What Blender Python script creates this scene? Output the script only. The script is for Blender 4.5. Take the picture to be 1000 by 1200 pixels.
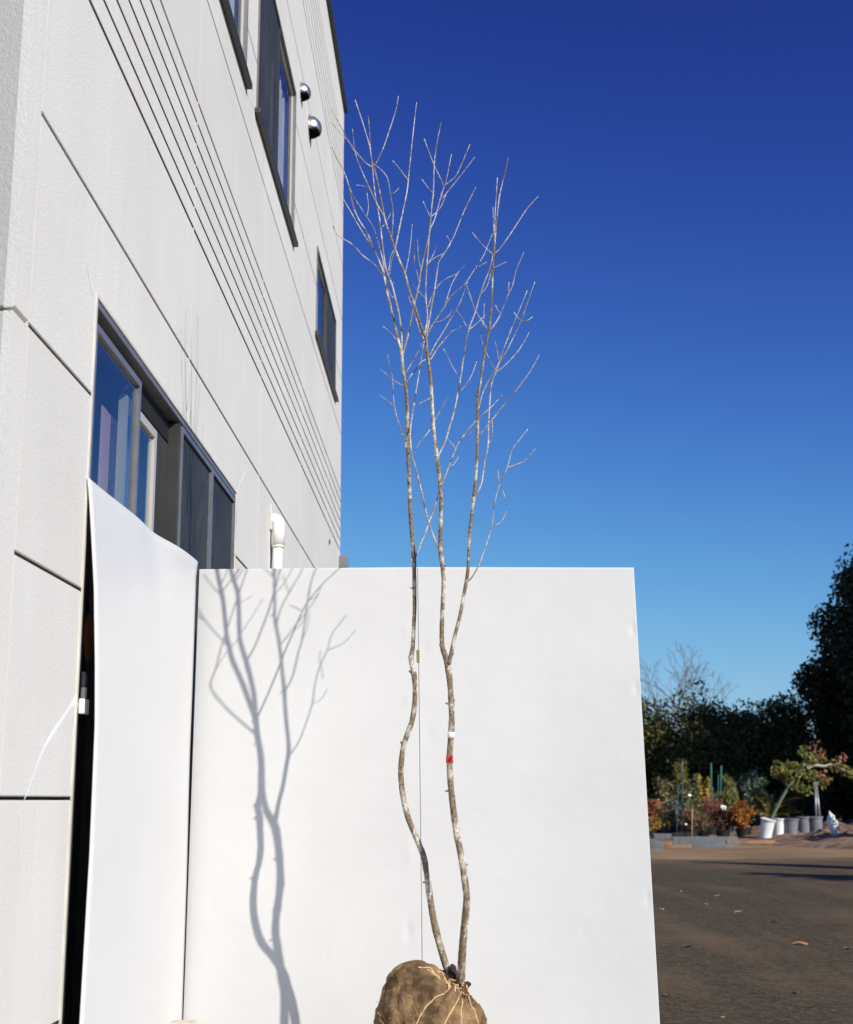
import bpy, bmesh, math, random
from mathutils import Vector, Matrix, noise
random.seed(7)
R = math.radians
scene = bpy.context.scene
for o in list(bpy.data.objects): bpy.data.objects.remove(o)
C = scene.collection

# ------------------------------------------------------------------ camera
F, H = 1550.0, 1.0                      # focal length in photo pixels, eye height
PITCH, ROLL = R(12.3), R(0.3)
YAW = math.atan(30 / F * math.cos(PITCH))
FWD = Vector((-math.sin(YAW) * math.cos(PITCH), math.cos(YAW) * math.cos(PITCH), math.sin(PITCH)))
r0 = Vector((math.cos(YAW), math.sin(YAW), 0)); u0 = r0.cross(FWD)
RT = r0 * math.cos(ROLL) - u0 * math.sin(ROLL); UP = u0 * math.cos(ROLL) + r0 * math.sin(ROLL)
cam = bpy.data.cameras.new('camera'); camo = bpy.data.objects.new('camera', cam); C.objects.link(camo)
M = Matrix((RT, UP, -FWD)).transposed().to_4x4(); M.translation = (0, 0, H); camo.matrix_world = M
cam.sensor_fit = 'HORIZONTAL'; cam.sensor_width = 36; cam.lens = 36 * F / 1000
cam.clip_start = 0.05; cam.clip_end = 3000
cam.dof.use_dof = True; cam.dof.focus_distance = 5.6; cam.dof.aperture_fstop = 5.6
scene.camera = camo

# ------------------------------------------------------------------ sky and sun
LT = Vector((-1.0, 1.0, -0.81)).normalized()        # direction the sunlight travels
elev = math.asin(-LT.z)
world = bpy.data.worlds.new('World'); scene.world = world; world.use_nodes = True
wn = world.node_tree.nodes; wl = world.node_tree.links
bg = wn['Background']; bg.inputs['Strength'].default_value = 0.10
sky = wn.new('ShaderNodeTexSky'); sky.sky_type = 'NISHITA'; sky.sun_disc = False
sky.sun_elevation = elev; sky.sun_rotation = math.atan2(-LT.x, -LT.y)
sky.altitude = 300; sky.air_density = 1.0; sky.dust_density = 0.15; sky.ozone_density = 4.0
# film-like response of the deep winter blue, the same over the whole sky
sep = wn.new('ShaderNodeSeparateColor'); com = wn.new('ShaderNodeCombineColor'); wl.new(sky.outputs[0], sep.inputs[0])
def wmath(op, a, b):
    n = wn.new('ShaderNodeMath'); n.operation = op
    for q, x in enumerate((a, b)):
        if isinstance(x, float): n.inputs[q].default_value = x
        else: wl.new(x, n.inputs[q])
    return n.outputs[0]
for k, (g, a, sh) in enumerate(((2.0, 0.0285, 0.58), (2.6, 0.0188, 0.66), (2.4, 0.0295, 0.92))):
    y = wmath('MULTIPLY', wmath('POWER', sep.outputs[k], g), a)
    y = wmath('DIVIDE', y, wmath('ADD', wmath('DIVIDE', y, sh), 1.0))
    wl.new(wmath('MULTIPLY', y, 10 / 1.23), com.inputs[k])
wl.new(com.outputs[0], bg.inputs['Color'])
sl = bpy.data.lights.new('sun', 'SUN'); sl.energy = 3.8; sl.angle = R(0.53); sl.color = (1.0, 0.945, 0.86)
so = bpy.data.objects.new('sun', sl); C.objects.link(so); so.rotation_euler = LT.to_track_quat('-Z', 'Y').to_euler()
scene.view_settings.view_transform = 'Standard'; scene.view_settings.look = 'None'
scene.view_settings.exposure = 0.40; scene.view_settings.gamma = 1
try:
    scene.render.engine = 'CYCLES'
    scene.cycles.use_denoising = True
    scene.cycles.max_bounces = 8; scene.cycles.transparent_max_bounces = 12
except Exception: pass

# ------------------------------------------------------------------ pixel helpers (photo pixels 1000x1200)
def ray(px, py): return FWD + RT * ((px - 500) / F) + UP * ((600 - py) / F)
def at_y(px, py, Y):
    d = ray(px, py); d = d * (Y / d.y); return Vector((d.x, Y, H + d.z))
def at_z(px, py, z=0.0):
    d = ray(px, py); d = d * ((z - H) / d.z); return Vector((d.x, d.y, z))
WX = -1.107
def at_wall(px, py, x=WX):
    d = ray(px, py); d = d * (x / d.x); return Vector((x, d.y, H + d.z))

# ------------------------------------------------------------------ object helpers
def link(name, mesh, mat=None, parent=None):
    o = bpy.data.objects.new(name, mesh); C.objects.link(o)
    if mat is not None and len(mesh.materials) == 0: mesh.materials.append(mat)
    if parent is not None: o.parent = parent
    return o
def obj(name, bm, mat, parent=None, smooth=False):
    me = bpy.data.meshes.new(name); bmesh.ops.recalc_face_normals(bm, faces=bm.faces[:]); bm.to_mesh(me); bm.free()
    if smooth:
        for p in me.polygons: p.use_smooth = True
    return link(name, me, mat, parent)
def pyobj(name, v, f, mat, parent=None, smooth=False):
    me = bpy.data.meshes.new(name); me.from_pydata(v, [], f); me.update()
    if smooth: me.polygons.foreach_set('use_smooth', [True] * len(me.polygons))
    return link(name, me, mat, parent)
def tag(o, label, cat, group=None, kind=None):
    if label: o['label'] = label
    if cat: o['category'] = cat
    if group: o['group'] = group
    if kind: o['kind'] = kind
    return o
def empty(name, loc, label, cat, group=None):
    o = bpy.data.objects.new(name, None); C.objects.link(o); o.location = loc; o.empty_display_size = 0.1
    bpy.context.view_layer.update() if False else None
    return tag(o, label, cat, group)
def box(bm, x0, x1, y0, y1, z0, z1, bevel=0):
    vs = [bm.verts.new(p) for p in ((x0,y0,z0),(x1,y0,z0),(x1,y1,z0),(x0,y1,z0),(x0,y0,z1),(x1,y0,z1),(x1,y1,z1),(x0,y1,z1))]
    fs = [bm.faces.new([vs[i] for i in q]) for q in ((0,3,2,1),(4,5,6,7),(0,1,5,4),(1,2,6,5),(2,3,7,6),(3,0,4,7))]
    if bevel:
        es = list({e for f in fs for e in f.edges})
        bmesh.ops.bevel(bm, geom=es, offset=bevel, segments=2, affect='EDGES', profile=0.6)
def boxobj(name, mat, parent, x0, x1, y0, y1, z0, z1, bevel=0, base=None):
    bm = bmesh.new(); b = base or Vector((0, 0, 0))
    box(bm, x0-b.x, x1-b.x, y0-b.y, y1-b.y, z0-b.z, z1-b.z, bevel)
    return obj(name, bm, mat, parent)
def catmull(P, n):
    out = []
    m = len(P)
    for i in range(m - 1):
        p0, p1, p2, p3 = P[max(i-1,0)], P[i], P[i+1], P[min(i+2,m-1)]
        for k in range(n):
            t = k / n; t2, t3 = t*t, t*t*t
            out.append(tuple(0.5*((2*b)+(-a+c)*t+(2*a-5*b+4*c-d)*t2+(-a+3*b-3*c+d)*t3) for a, b, c, d in zip(p0, p1, p2, p3)))
    out.append(tuple(P[-1])); return out
def tube_geo(path, sides, v, f, cap=True):
    """path: list of (x,y,z,r)"""
    n0 = len(v); pts = [Vector(p[:3]) for p in path]; ref = Vector((0.31, 0.95, 0.07))
    for i, p in enumerate(pts):
        t = (pts[min(i+1, len(pts)-1)] - pts[max(i-1, 0)])
        t = t.normalized() if t.length > 1e-9 else Vector((0, 0, 1))
        a = ref - t * ref.dot(t)
        a = a.normalized() if a.length > 1e-4 else t.orthogonal().normalized()
        ref = a; b = t.cross(a)
        for k in range(sides):
            w = 2 * math.pi * k / sides
            v.append(tuple(p + (a * math.cos(w) + b * math.sin(w)) * path[i][3]))
    for i in range(len(pts) - 1):
        for k in range(sides):
            a0 = n0 + i*sides + k; a1 = n0 + i*sides + (k+1) % sides
            f.append((a0, a1, a1 + sides, a0 + sides))
    if cap:
        f.append(tuple(n0 + k for k in reversed(range(sides)))); e = n0 + (len(pts)-1)*sides
        f.append(tuple(e + k for k in range(sides)))
def tube(name, path, sides, mat, parent=None, base=None):
    v, f = [], []; tube_geo(path, sides, v, f)
    if base is not None: v = [(a-base.x, b-base.y, c-base.z) for a, b, c in v]
    return pyobj(name, v, f, mat, parent, True)

# ------------------------------------------------------------------ materials
G = 1.22
def lift(c): return tuple(min(0.86, x*G) for x in c)
def mat(name, col, rough=0.6, metal=0.0, spec=0.5, vary=0.0, vscale=4.0, bump=0.0, bscale=60.0, col2=None, stretch=None, detail=4.0, lo=0.35, hi=0.65, bdist=0.01):
    col = lift(col); col2 = lift(col2) if col2 else None
    m = bpy.data.materials.new(name); m.use_nodes = True
    nt = m.node_tree; b = nt.nodes['Principled BSDF']
    b.inputs['Base Color'].default_value = (*col, 1); b.inputs['Roughness'].default_value = rough
    b.inputs['Metallic'].default_value = metal; b.inputs['Specular IOR Level'].default_value = spec
    if vary or col2 or bump:
        tc = nt.nodes.new('ShaderNodeTexCoord'); mp = nt.nodes.new('ShaderNodeMapping')
        nt.links.new(tc.outputs['Object'], mp.inputs['Vector'])
        if stretch: mp.inputs['Scale'].default_value = stretch
        out = mp.outputs['Vector']
    if vary or col2:
        nz = nt.nodes.new('ShaderNodeTexNoise'); nz.inputs['Scale'].default_value = vscale; nz.inputs['Detail'].default_value = detail; nz.inputs['Roughness'].default_value = 0.6
        nt.links.new(out, nz.inputs['Vector'])
        cr = nt.nodes.new('ShaderNodeValToRGB'); cr.color_ramp.elements[0].position = lo; cr.color_ramp.elements[1].position = hi
        c2 = col2 if col2 else tuple(min(1, c*(1+vary)) for c in col); c1 = col if col2 else tuple(c*(1-vary) for c in col)
        cr.color_ramp.elements[0].color = (*c1, 1); cr.color_ramp.elements[1].color = (*c2, 1)
        nt.links.new(nz.outputs['Fac'], cr.inputs['Fac']); nt.links.new(cr.outputs['Color'], b.inputs['Base Color'])
        m['ramp'] = 1
    if bump:
        n2 = nt.nodes.new('ShaderNodeTexNoise'); n2.inputs['Scale'].default_value = bscale; n2.inputs['Detail'].default_value = 5
        nt.links.new(out, n2.inputs['Vector'])
        bp = nt.nodes.new('ShaderNodeBump'); bp.inputs['Strength'].default_value = bump; bp.inputs['Distance'].default_value = bdist
        nt.links.new(n2.outputs['Fac'], bp.inputs['Height']); nt.links.new(bp.outputs['Normal'], b.inputs['Normal'])
    return m
def wall_mat():
    m = bpy.data.materials.new('sprayed_wall_coating'); m.use_nodes = True
    nt = m.node_tree; N = nt.nodes.new; L = nt.links.new; b = nt.nodes['Principled BSDF']
    b.inputs['Roughness'].default_value = 0.75; b.inputs['Specular IOR Level'].default_value = 0.25
    g = N('ShaderNodeNewGeometry')
    big = N('ShaderNodeTexNoise'); big.inputs['Scale'].default_value = 1.3; big.inputs['Detail'].default_value = 6
    mp = N('ShaderNodeMapping'); mp.inputs['Scale'].default_value = (6, 6, 0.5); L(g.outputs['Position'], mp.inputs['Vector'])
    st = N('ShaderNodeTexNoise'); st.inputs['Scale'].default_value = 2.2; st.inputs['Detail'].default_value = 5; L(mp.outputs[0], st.inputs['Vector'])
    L(g.outputs['Position'], big.inputs['Vector'])
    mx = N('ShaderNodeMix'); mx.data_type = 'FLOAT'; mx.inputs[0].default_value = 0.36
    L(big.outputs['Fac'], mx.inputs[2]); L(st.outputs['Fac'], mx.inputs[3])
    cr = N('ShaderNodeValToRGB'); cr.color_ramp.elements[0].position = 0.3; cr.color_ramp.elements[1].position = 0.68
    cr.color_ramp.elements[0].color = (0.6405, 0.6283, 0.6063, 1); cr.color_ramp.elements[1].color = (0.7137, 0.7052, 0.6893, 1)
    oi = N('ShaderNodeObjectInfo'); ov = N('ShaderNodeMath'); ov.operation = 'MULTIPLY_ADD'; ov.inputs[1].default_value = 0.16; L(oi.outputs['Random'], ov.inputs[0]); L(mx.outputs[0], ov.inputs[2])
    L(ov.outputs[0], cr.inputs['Fac']); cr.color_ramp.elements[0].position = 0.38; cr.color_ramp.elements[1].position = 0.76
    # pin holes and specks
    vo = N('ShaderNodeTexVoronoi'); vo.inputs['Scale'].default_value = 26; L(g.outputs['Position'], vo.inputs['Vector'])
    rr = N('ShaderNodeMapRange'); rr.inputs['From Min'].default_value = 0.05; rr.inputs['From Max'].default_value = 0.09; L(vo.outputs['Distance'], rr.inputs['Value'])
    sp = N('ShaderNodeSeparateColor'); L(vo.outputs['Color'], sp.inputs[0])
    th = N('ShaderNodeMath'); th.operation = 'LESS_THAN'; th.inputs[1].default_value = 0.9; L(sp.outputs[0], th.inputs[0])
    mxm = N('ShaderNodeMath'); mxm.operation = 'MAXIMUM'; L(rr.outputs[0], mxm.inputs[0]); L(th.outputs[0], mxm.inputs[1])
    mc = N('ShaderNodeMix'); mc.data_type = 'RGBA'
    for e_ in cr.color_ramp.elements: e_.color = (e_.color[0], e_.color[1]*0.995, e_.color[2]*0.965, 1)
    mc.inputs[6].default_value = (0.30, 0.29, 0.27, 1)
    L(mxm.outputs[0], mc.inputs[0]); L(cr.outputs[0], mc.inputs[7]); L(mc.outputs[2], b.inputs['Base Color'])
    n1 = N('ShaderNodeTexNoise'); n1.inputs['Scale'].default_value = 230; n1.inputs['Detail'].default_value = 3; L(g.outputs['Position'], n1.inputs['Vector'])
    n2 = N('ShaderNodeTexNoise'); n2.inputs['Scale'].default_value = 85; n2.inputs['Detail'].default_value = 2; L(g.outputs['Position'], n2.inputs['Vector'])
    ad = N('ShaderNodeMath'); ad.operation = 'ADD'; L(n1.outputs['Fac'], ad.inputs[0]); L(n2.outputs['Fac'], ad.inputs[1])
    ad2 = N('ShaderNodeMath'); ad2.operation = 'ADD'; L(ad.outputs[0], ad2.inputs[0]); L(mxm.outputs[0], ad2.inputs[1])
    bp = N('ShaderNodeBump'); bp.inputs['Strength'].default_value = 0.34; bp.inputs['Distance'].default_value = 0.0042
    L(ad2.outputs[0], bp.inputs['Height']); L(bp.outputs[0], b.inputs['Normal'])
    return m
def bark_mat(name, dark, mid, pale, sc, lo, hi):
    mid, pale = lift(mid), lift(pale)
    m = bpy.data.materials.new(name); m.use_nodes = True
    nt = m.node_tree; N = nt.nodes.new; L = nt.links.new; b = nt.nodes['Principled BSDF']
    b.inputs['Roughness'].default_value = 0.8; b.inputs['Specular IOR Level'].default_value = 0.2
    g = N('ShaderNodeNewGeometry'); mp = N('ShaderNodeMapping'); mp.inputs['Scale'].default_value = (1, 1, 0.55); L(g.outputs['Position'], mp.inputs[0])
    n1 = N('ShaderNodeTexNoise'); n1.inputs['Scale'].default_value = sc; n1.inputs['Detail'].default_value = 4; n1.inputs['Roughness'].default_value = 0.55; L(mp.outputs[0], n1.inputs['Vector'])
    cr = N('ShaderNodeValToRGB'); cr.color_ramp.elements[0].position = lo; cr.color_ramp.elements[1].position = hi
    cr.color_ramp.elements[0].color = (*mid, 1); cr.color_ramp.elements[1].color = (*pale, 1); L(n1.outputs['Fac'], cr.inputs['Fac'])
    n2 = N('ShaderNodeTexNoise'); n2.inputs['Scale'].default_value = sc*3.4; n2.inputs['Detail'].default_value = 6; n2.inputs['Roughness'].default_value = 0.7; L(g.outputs['Position'], n2.inputs['Vector'])
    c2 = N('ShaderNodeValToRGB'); c2.color_ramp.elements[0].position = 0.40; c2.color_ramp.elements[1].position = 0.56
    c2.color_ramp.elements[0].color = (*dark, 1); c2.color_ramp.elements[1].color = (1, 1, 1, 1); L(n2.outputs['Fac'], c2.inputs['Fac'])
    mx = N('ShaderNodeMix'); mx.data_type = 'RGBA'; mx.blend_type = 'MULTIPLY'; mx.inputs[0].default_value = 0.85
    L(cr.outputs[0], mx.inputs[6]); L(c2.outputs[0], mx.inputs[7]); L(mx.outputs[2], b.inputs['Base Color'])
    bp = N('ShaderNodeBump'); bp.inputs['Strength'].default_value = 0.6; bp.inputs['Distance'].default_value = 0.003
    L(n2.outputs['Fac'], bp.inputs['Height']); L(bp.outputs[0], b.inputs['Normal'])
    return m
def leaf_mat(name, c1, c2, scale=3.0, trans=0.25):
    c1, c2 = lift(c1), lift(c2)
    m = bpy.data.materials.new(name); m.use_nodes = True
    nt = m.node_tree; N = nt.nodes.new; L = nt.links.new; b = nt.nodes['Principled BSDF']
    b.inputs['Roughness'].default_value = 0.55; b.inputs['Specular IOR Level'].default_value = 0.3
    g = N('ShaderNodeNewGeometry')
    n1 = N('ShaderNodeTexNoise'); n1.inputs['Scale'].default_value = scale; n1.inputs['Detail'].default_value = 3; L(g.outputs['Position'], n1.inputs['Vector'])
    ad = N('ShaderNodeMath'); ad.operation = 'MULTIPLY_ADD'; ad.inputs[1].default_value = 0.45; L(g.outputs['Random Per Island'], ad.inputs[0]); L(n1.outputs['Fac'], ad.inputs[2])
    cr = N('ShaderNodeValToRGB'); cr.color_ramp.elements[0].position = 0.45; cr.color_ramp.elements[1].position = 0.95
    cr.color_ramp.elements[0].color = (*c1, 1); cr.color_ramp.elements[1].color = (*c2, 1); L(ad.outputs[0], cr.inputs['Fac'])
    L(cr.outputs[0], b.inputs['Base Color'])
    t = N('ShaderNodeBsdfTranslucent'); L(cr.outputs[0], t.inputs['Color'])
    mx = N('ShaderNodeMixShader'); mx.inputs[0].default_value = trans
    L(b.outputs[0], mx.inputs[1]); L(t.outputs[0], mx.inputs[2]); L(mx.outputs[0], nt.nodes['Material Output'].inputs['Surface'])
    return m
def glass_mat(name, ior, tint):
    m = bpy.data.materials.new(name); m.use_nodes = True
    nt = m.node_tree; N = nt.nodes.new; L = nt.links.new
    fr = N('ShaderNodeFresnel'); fr.inputs['IOR'].default_value = ior
    tr = N('ShaderNodeBsdfTransparent'); tr.inputs['Color'].default_value = (*tint, 1)
    gl = N('ShaderNodeBsdfGlossy'); gl.inputs['Roughness'].default_value = 0.004; gl.inputs['Color'].default_value = (0.95, 0.95, 0.97, 1)
    ge = N('ShaderNodeNewGeometry'); iv = N('ShaderNodeMath'); iv.operation = 'SUBTRACT'; iv.inputs[0].default_value = 1.0; L(ge.outputs['Backfacing'], iv.inputs[1])
    fm = N('ShaderNodeMath'); fm.operation = 'MULTIPLY'; L(fr.outputs[0], fm.inputs[0]); L(iv.outputs[0], fm.inputs[1])
    mx = N('ShaderNodeMixShader'); L(fm.outputs[0], mx.inputs[0]); L(tr.outputs[0], mx.inputs[1]); L(gl.outputs[0], mx.inputs[2])
    L(mx.outputs[0], nt.nodes['Material Output'].inputs['Surface'])
    return m
def screen_mat():
    m = mat('insect_screen', (0.040, 0.043, 0.047), 0.55, spec=0.35, vary=0.25, vscale=2.5)
    nt = m.node_tree; N = nt.nodes.new; L = nt.links.new
    tr = N('ShaderNodeBsdfTransparent'); mx = N('ShaderNodeMixShader'); mx.inputs[0].default_value = 0.18
    L(nt.nodes['Principled BSDF'].outputs[0], mx.inputs[1]); L(tr.outputs[0], mx.inputs[2]); L(mx.outputs[0], nt.nodes['Material Output'].inputs['Surface'])
    return m
def asphalt_mat():
    m = bpy.data.materials.new('dusty_asphalt'); m.use_nodes = True
    nt = m.node_tree; N = nt.nodes.new; L = nt.links.new; b = nt.nodes['Principled BSDF']
    b.inputs['Roughness'].default_value = 0.85; b.inputs['Specular IOR Level'].default_value = 0.25
    g = N('ShaderNodeNewGeometry')
    fine = N('ShaderNodeTexNoise'); fine.inputs['Scale'].default_value = 45; fine.inputs['Detail'].default_value = 6; fine.inputs['Roughness'].default_value = 0.75; L(g.outputs['Position'], fine.inputs['Vector'])
    cr = N('ShaderNodeValToRGB'); cr.color_ramp.elements[0].position = 0.32; cr.color_ramp.elements[1].position = 0.70
    cr.color_ramp.elements[0].color = (0.0400, 0.0310, 0.0178, 1); cr.color_ramp.elements[1].color = (0.1270, 0.0970, 0.0560, 1); L(fine.outputs['Fac'], cr.inputs['Fac'])
    # wheel-swept streaks of dust that curve across the yard
    mp = N('ShaderNodeMapping'); mp.inputs['Rotation'].default_value = (0, 0, R(7)); mp.inputs['Scale'].default_value = (1.9, 0.14, 1); L(g.outputs['Position'], mp.inputs[0])
    du = N('ShaderNodeTexNoise'); du.inputs['Scale'].default_value = 1.1; du.inputs['Detail'].default_value = 5; du.inputs['Distortion'].default_value = 0.6; L(mp.outputs[0], du.inputs['Vector'])
    d2 = N('ShaderNodeTexNoise'); d2.inputs['Scale'].default_value = 0.55; d2.inputs['Detail'].default_value = 6; L(g.outputs['Position'], d2.inputs['Vector'])
    mu = N('ShaderNodeMath'); mu.operation = 'ADD'; L(du.outputs['Fac'], mu.inputs[0]); L(d2.outputs['Fac'], mu.inputs[1])
    rr = N('ShaderNodeMapRange'); rr.inputs['From Min'].default_value = 0.94; rr.inputs['From Max'].default_value = 1.28; L(mu.outputs[0], rr.inputs['Value'])
    rr.inputs['To Max'].default_value = 0.62
    sx = N('ShaderNodeSeparateXYZ'); L(g.outputs['Position'], sx.inputs[0])
    ey = N('ShaderNodeMapRange'); ey.inputs['From Min'].default_value = 15.0; ey.inputs['From Max'].default_value = 23.6; L(sx.outputs['Y'], ey.inputs['Value'])
    e2 = N('ShaderNodeMath'); e2.operation = 'POWER'; e2.inputs[1].default_value = 2.6; L(ey.outputs[0], e2.inputs[0])
    e3 = N('ShaderNodeMath'); e3.operation = 'MULTIPLY'; L(e2.outputs[0], e3.inputs[0]); L(d2.outputs['Fac'], e3.inputs[1])
    e4 = N('ShaderNodeMath'); e4.operation = 'MULTIPLY_ADD'; e4.use_clamp = True; e4.inputs[1].default_value = 1.5; L(e3.outputs[0], e4.inputs[0]); L(rr.outputs[0], e4.inputs[2])
    mx = N('ShaderNodeMix'); mx.data_type = 'RGBA'; mx.inputs[7].default_value = (0.1891, 0.1257, 0.0708, 1)
    vo = N('ShaderNodeTexVoronoi'); vo.inputs['Scale'].default_value = 34; L(g.outputs['Position'], vo.inputs['Vector'])
    sc = N('ShaderNodeSeparateColor'); L(vo.outputs['Color'], sc.inputs[0])
    st = N('ShaderNodeMapRange'); st.inputs['From Min'].default_value = 0.0; st.inputs['From Max'].default_value = 1.0; st.inputs['To Min'].default_value = 0.62; st.inputs['To Max'].default_value = 1.42; L(sc.outputs[0], st.inputs['Value'])
    vm = N('ShaderNodeVectorMath'); vm.operation = 'SCALE'; L(cr.outputs[0], vm.inputs[0]); L(st.outputs[0], vm.inputs['Scale'])
    L(e4.outputs[0], mx.inputs[0]); L(vm.outputs[0], mx.inputs[6]); L(mx.outputs[2], b.inputs['Base Color'])
    bp = N('ShaderNodeBump'); bp.inputs['Strength'].default_value = 0.8; bp.inputs['Distance'].default_value = 0.02; L(fine.outputs['Fac'], bp.inputs['Height']); L(bp.outputs[0], b.inputs['Normal'])
    return m

MW = wall_mat()
MWE = wall_mat(); MWE.name = 'coarse_shaded_wall_coating'
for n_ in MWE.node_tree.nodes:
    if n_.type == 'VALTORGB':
        for e_ in n_.color_ramp.elements: e_.color = tuple(c*0.74 for c in e_.color[:3]) + (1,)  # darker copy of the wall coating, weaker sunlight put into its colour
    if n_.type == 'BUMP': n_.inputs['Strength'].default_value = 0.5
MCORE = mat('wall_core', (0.06, 0.05, 0.042), 0.9)  # core kept near black so the open grooves look deep in shade
MJOINT = mat('groove_side_shade', (0.17, 0.145, 0.12), 0.9, vary=0.2, vscale=8)  # dirty brown groove sides, darkened to put deep shade into the colour
MCAULK = mat('joint_sealant', (0.50, 0.475, 0.43), 0.6, vary=0.12, vscale=6)
MSMEAR = mat('white_sealant_smear', (0.70, 0.70, 0.69), 0.5)
MALU = mat('bronze_aluminium', (0.05, 0.048, 0.047), 0.4, 0.3, vary=0.15, vscale=5)
MFRAME = mat('grey_bronze_frame', (0.17, 0.16, 0.155), 0.4, 0.2, vary=0.1, vscale=5)
MALUL = mat('grey_aluminium', (0.20, 0.20, 0.205), 0.35, 0.45, vary=0.1, vscale=8)
MSASH = mat('beige_window_sash', (0.48, 0.46, 0.43), 0.4, 0.3)
MGLASS = glass_mat('window_glass', 2.5, (0.86, 0.9, 0.9))
MSCREEN = screen_mat()
MROOM = mat('room_lining', (0.055, 0.05, 0.05), 0.85, vary=0.2)
MCURT = mat('pale_curtain', (0.62, 0.60, 0.62), 0.8, vary=0.08)
MPINK = mat('mauve_curtain', (0.42, 0.26, 0.29), 0.5, vary=0.1)
MCOP = mat('dark_coping_metal', (0.045, 0.04, 0.037), 0.45, 0.4)
MSTEEL = mat('brushed_steel', (0.50, 0.49, 0.48), 0.36, 1.0, vary=0.18, vscale=14)
MBLACK = mat('black_void', (0.006, 0.006, 0.006), 0.7)
MPVC = mat('white_pvc', (0.66, 0.65, 0.61), 0.35, vary=0.06)
MPANEL = mat('white_panel_board', (0.520, 0.515, 0.503), 0.42, spec=0.35, vary=0.03, vscale=1.6, bump=0.16, bscale=6.0, bdist=0.02)
MSHEET = mat('white_plastic_sheet', (0.552, 0.547, 0.536), 0.40, spec=0.35, vary=0.02, vscale=1.5, bump=0.06, bscale=2.5, bdist=0.02)
MEDGE = mat('panel_edge', (0.60, 0.60, 0.62), 0.5)
MBRASS = mat('brass_hinge', (0.45, 0.29, 0.10), 0.35, 0.8)
MBARK = bark_mat('mottled_bark', (0.36, 0.30, 0.24), (0.225, 0.172, 0.115), (0.56, 0.53, 0.465), 28, 0.49, 0.60)
MTWIG = bark_mat('twig_bark', (0.42, 0.36, 0.31), (0.22, 0.18, 0.14), (0.55, 0.52, 0.47), 30, 0.38, 0.60)
MSCAR = mat('black_marker', (0.012, 0.012, 0.013), 0.6)
MWTAPE = mat('white_tape', (0.82, 0.82, 0.82), 0.5)
MRED = mat('red_ribbon', (0.62, 0.02, 0.015), 0.45)
MASPH = asphalt_mat()
MDIRT = mat('packed_tan_dirt', (0.175, 0.108, 0.050), 0.95, col2=(0.265, 0.172, 0.084), vscale=0.6, bump=0.6, bscale=9, bdist=0.05, detail=8)
MSOIL = mat('leaf_litter_soil', (0.060, 0.036, 0.022), 0.95, col2=(0.31, 0.195, 0.12), vscale=3.5, bump=1.0, bscale=8, bdist=0.08, detail=9, stretch=(0.5, 1.2, 1))
MCONC = mat('weathered_concrete', (0.50, 0.45, 0.36), 0.9, vary=0.2, vscale=20, bump=0.5, bscale=80)
MGREYB = mat('grey_board', (0.105, 0.115, 0.125), 0.7, vary=0.25, vscale=3)
MPOTB = mat('black_plastic_pot', (0.012, 0.012, 0.013), 0.5)
MPOTW = mat('white_plastic_pot', (0.72, 0.71, 0.68), 0.45, vary=0.08, vscale=3)
MGSTAKE = mat('green_stake', (0.01, 0.11, 0.09), 0.4)
MBSTAKE = mat('blue_grey_cane', (0.05, 0.08, 0.12), 0.5)
MCANE = mat('bamboo_cane', (0.35, 0.24, 0.12), 0.6, vary=0.2)

# ------------------------------------------------------------------ ground
def sheet(name, m, pts, z, kind='structure'):
    bm = bmesh.new(); vs = [bm.verts.new((x, y, z)) for x, y in pts]; bm.faces.new(vs)
    o = obj(name, bm, m); o['kind'] = kind
    return o
sheet('ground', MDIRT, [(-900, -400), (900, -400), (900, 1500), (-900, 1500)], 0.0)
edge = []
for i in range(301):
    x = -40 + i * 0.3
    edge.append((x, 23.4 + 1.2 * noise.noise((x * 0.35, 3.1, 0)) + 0.5 * noise.noise((x * 1.7, 8.1, 0)) + (0.05 * (x - 5) if x > 5 else 0)))
sheet('asphalt_yard', MASPH, [(-40, -30), (50, -30)] + edge[::-1], 0.004)
MAPRON = mat('bounce_apron_concrete', (0.27, 0.26, 0.24), 0.9, vary=.12, vscale=3, bump=.4, bscale=40)
sheet('added_bounce_apron', MAPRON, [(-1.1, -6), (0.55, -6), (0.55, 5.5), (-1.1, 5.5)], 0.008)  # unseen slab added to bounce light up onto the white panels
def soil_patch(name, x0, x1, nx, ny, yf, hf):
    v, f = [], []
    for i in range(nx + 1):
        x = x0 + (x1 - x0) * i / nx
        ya, yb = yf(x)
        for j in range(ny + 1):
            t = j / ny; y = ya + (yb - ya) * t
            hgt = hf(x) * math.sin(math.pi * min(1, t * 1.0)) ** 0.6 if 0 < t < 1 else 0
            z = 0.006 + hgt * (0.7 + 0.7 * noise.fractal((x*1.3, y*1.3, 0), 0.8, 2.1, 5)) if hgt else -0.02
            v.append((x, y, max(z, -0.02)))
    for i in range(nx):
        for j in range(ny):
            a = i*(ny+1)+j; f.append((a, a+ny+1, a+ny+2, a+1))
    o = pyobj(name, v, f, MSOIL, None, True); o['kind'] = 'structure'; return o
soil_patch('soil_bank', 3.0, 26, 150, 44, lambda x: ((31.2 - 0.15*(x-3)) if x < 6.4 else max(22.5, 30.7 - 2.3*(x-6.4)) + 0.35*noise.noise((x*1.1, 0, 5)), 46), lambda x: 0.10 + (0.16 if x > 8 else 0.16*max(0, (x-6)/2)) + 0.16*max(0, min(1, (x-9)/1.5)))

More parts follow.
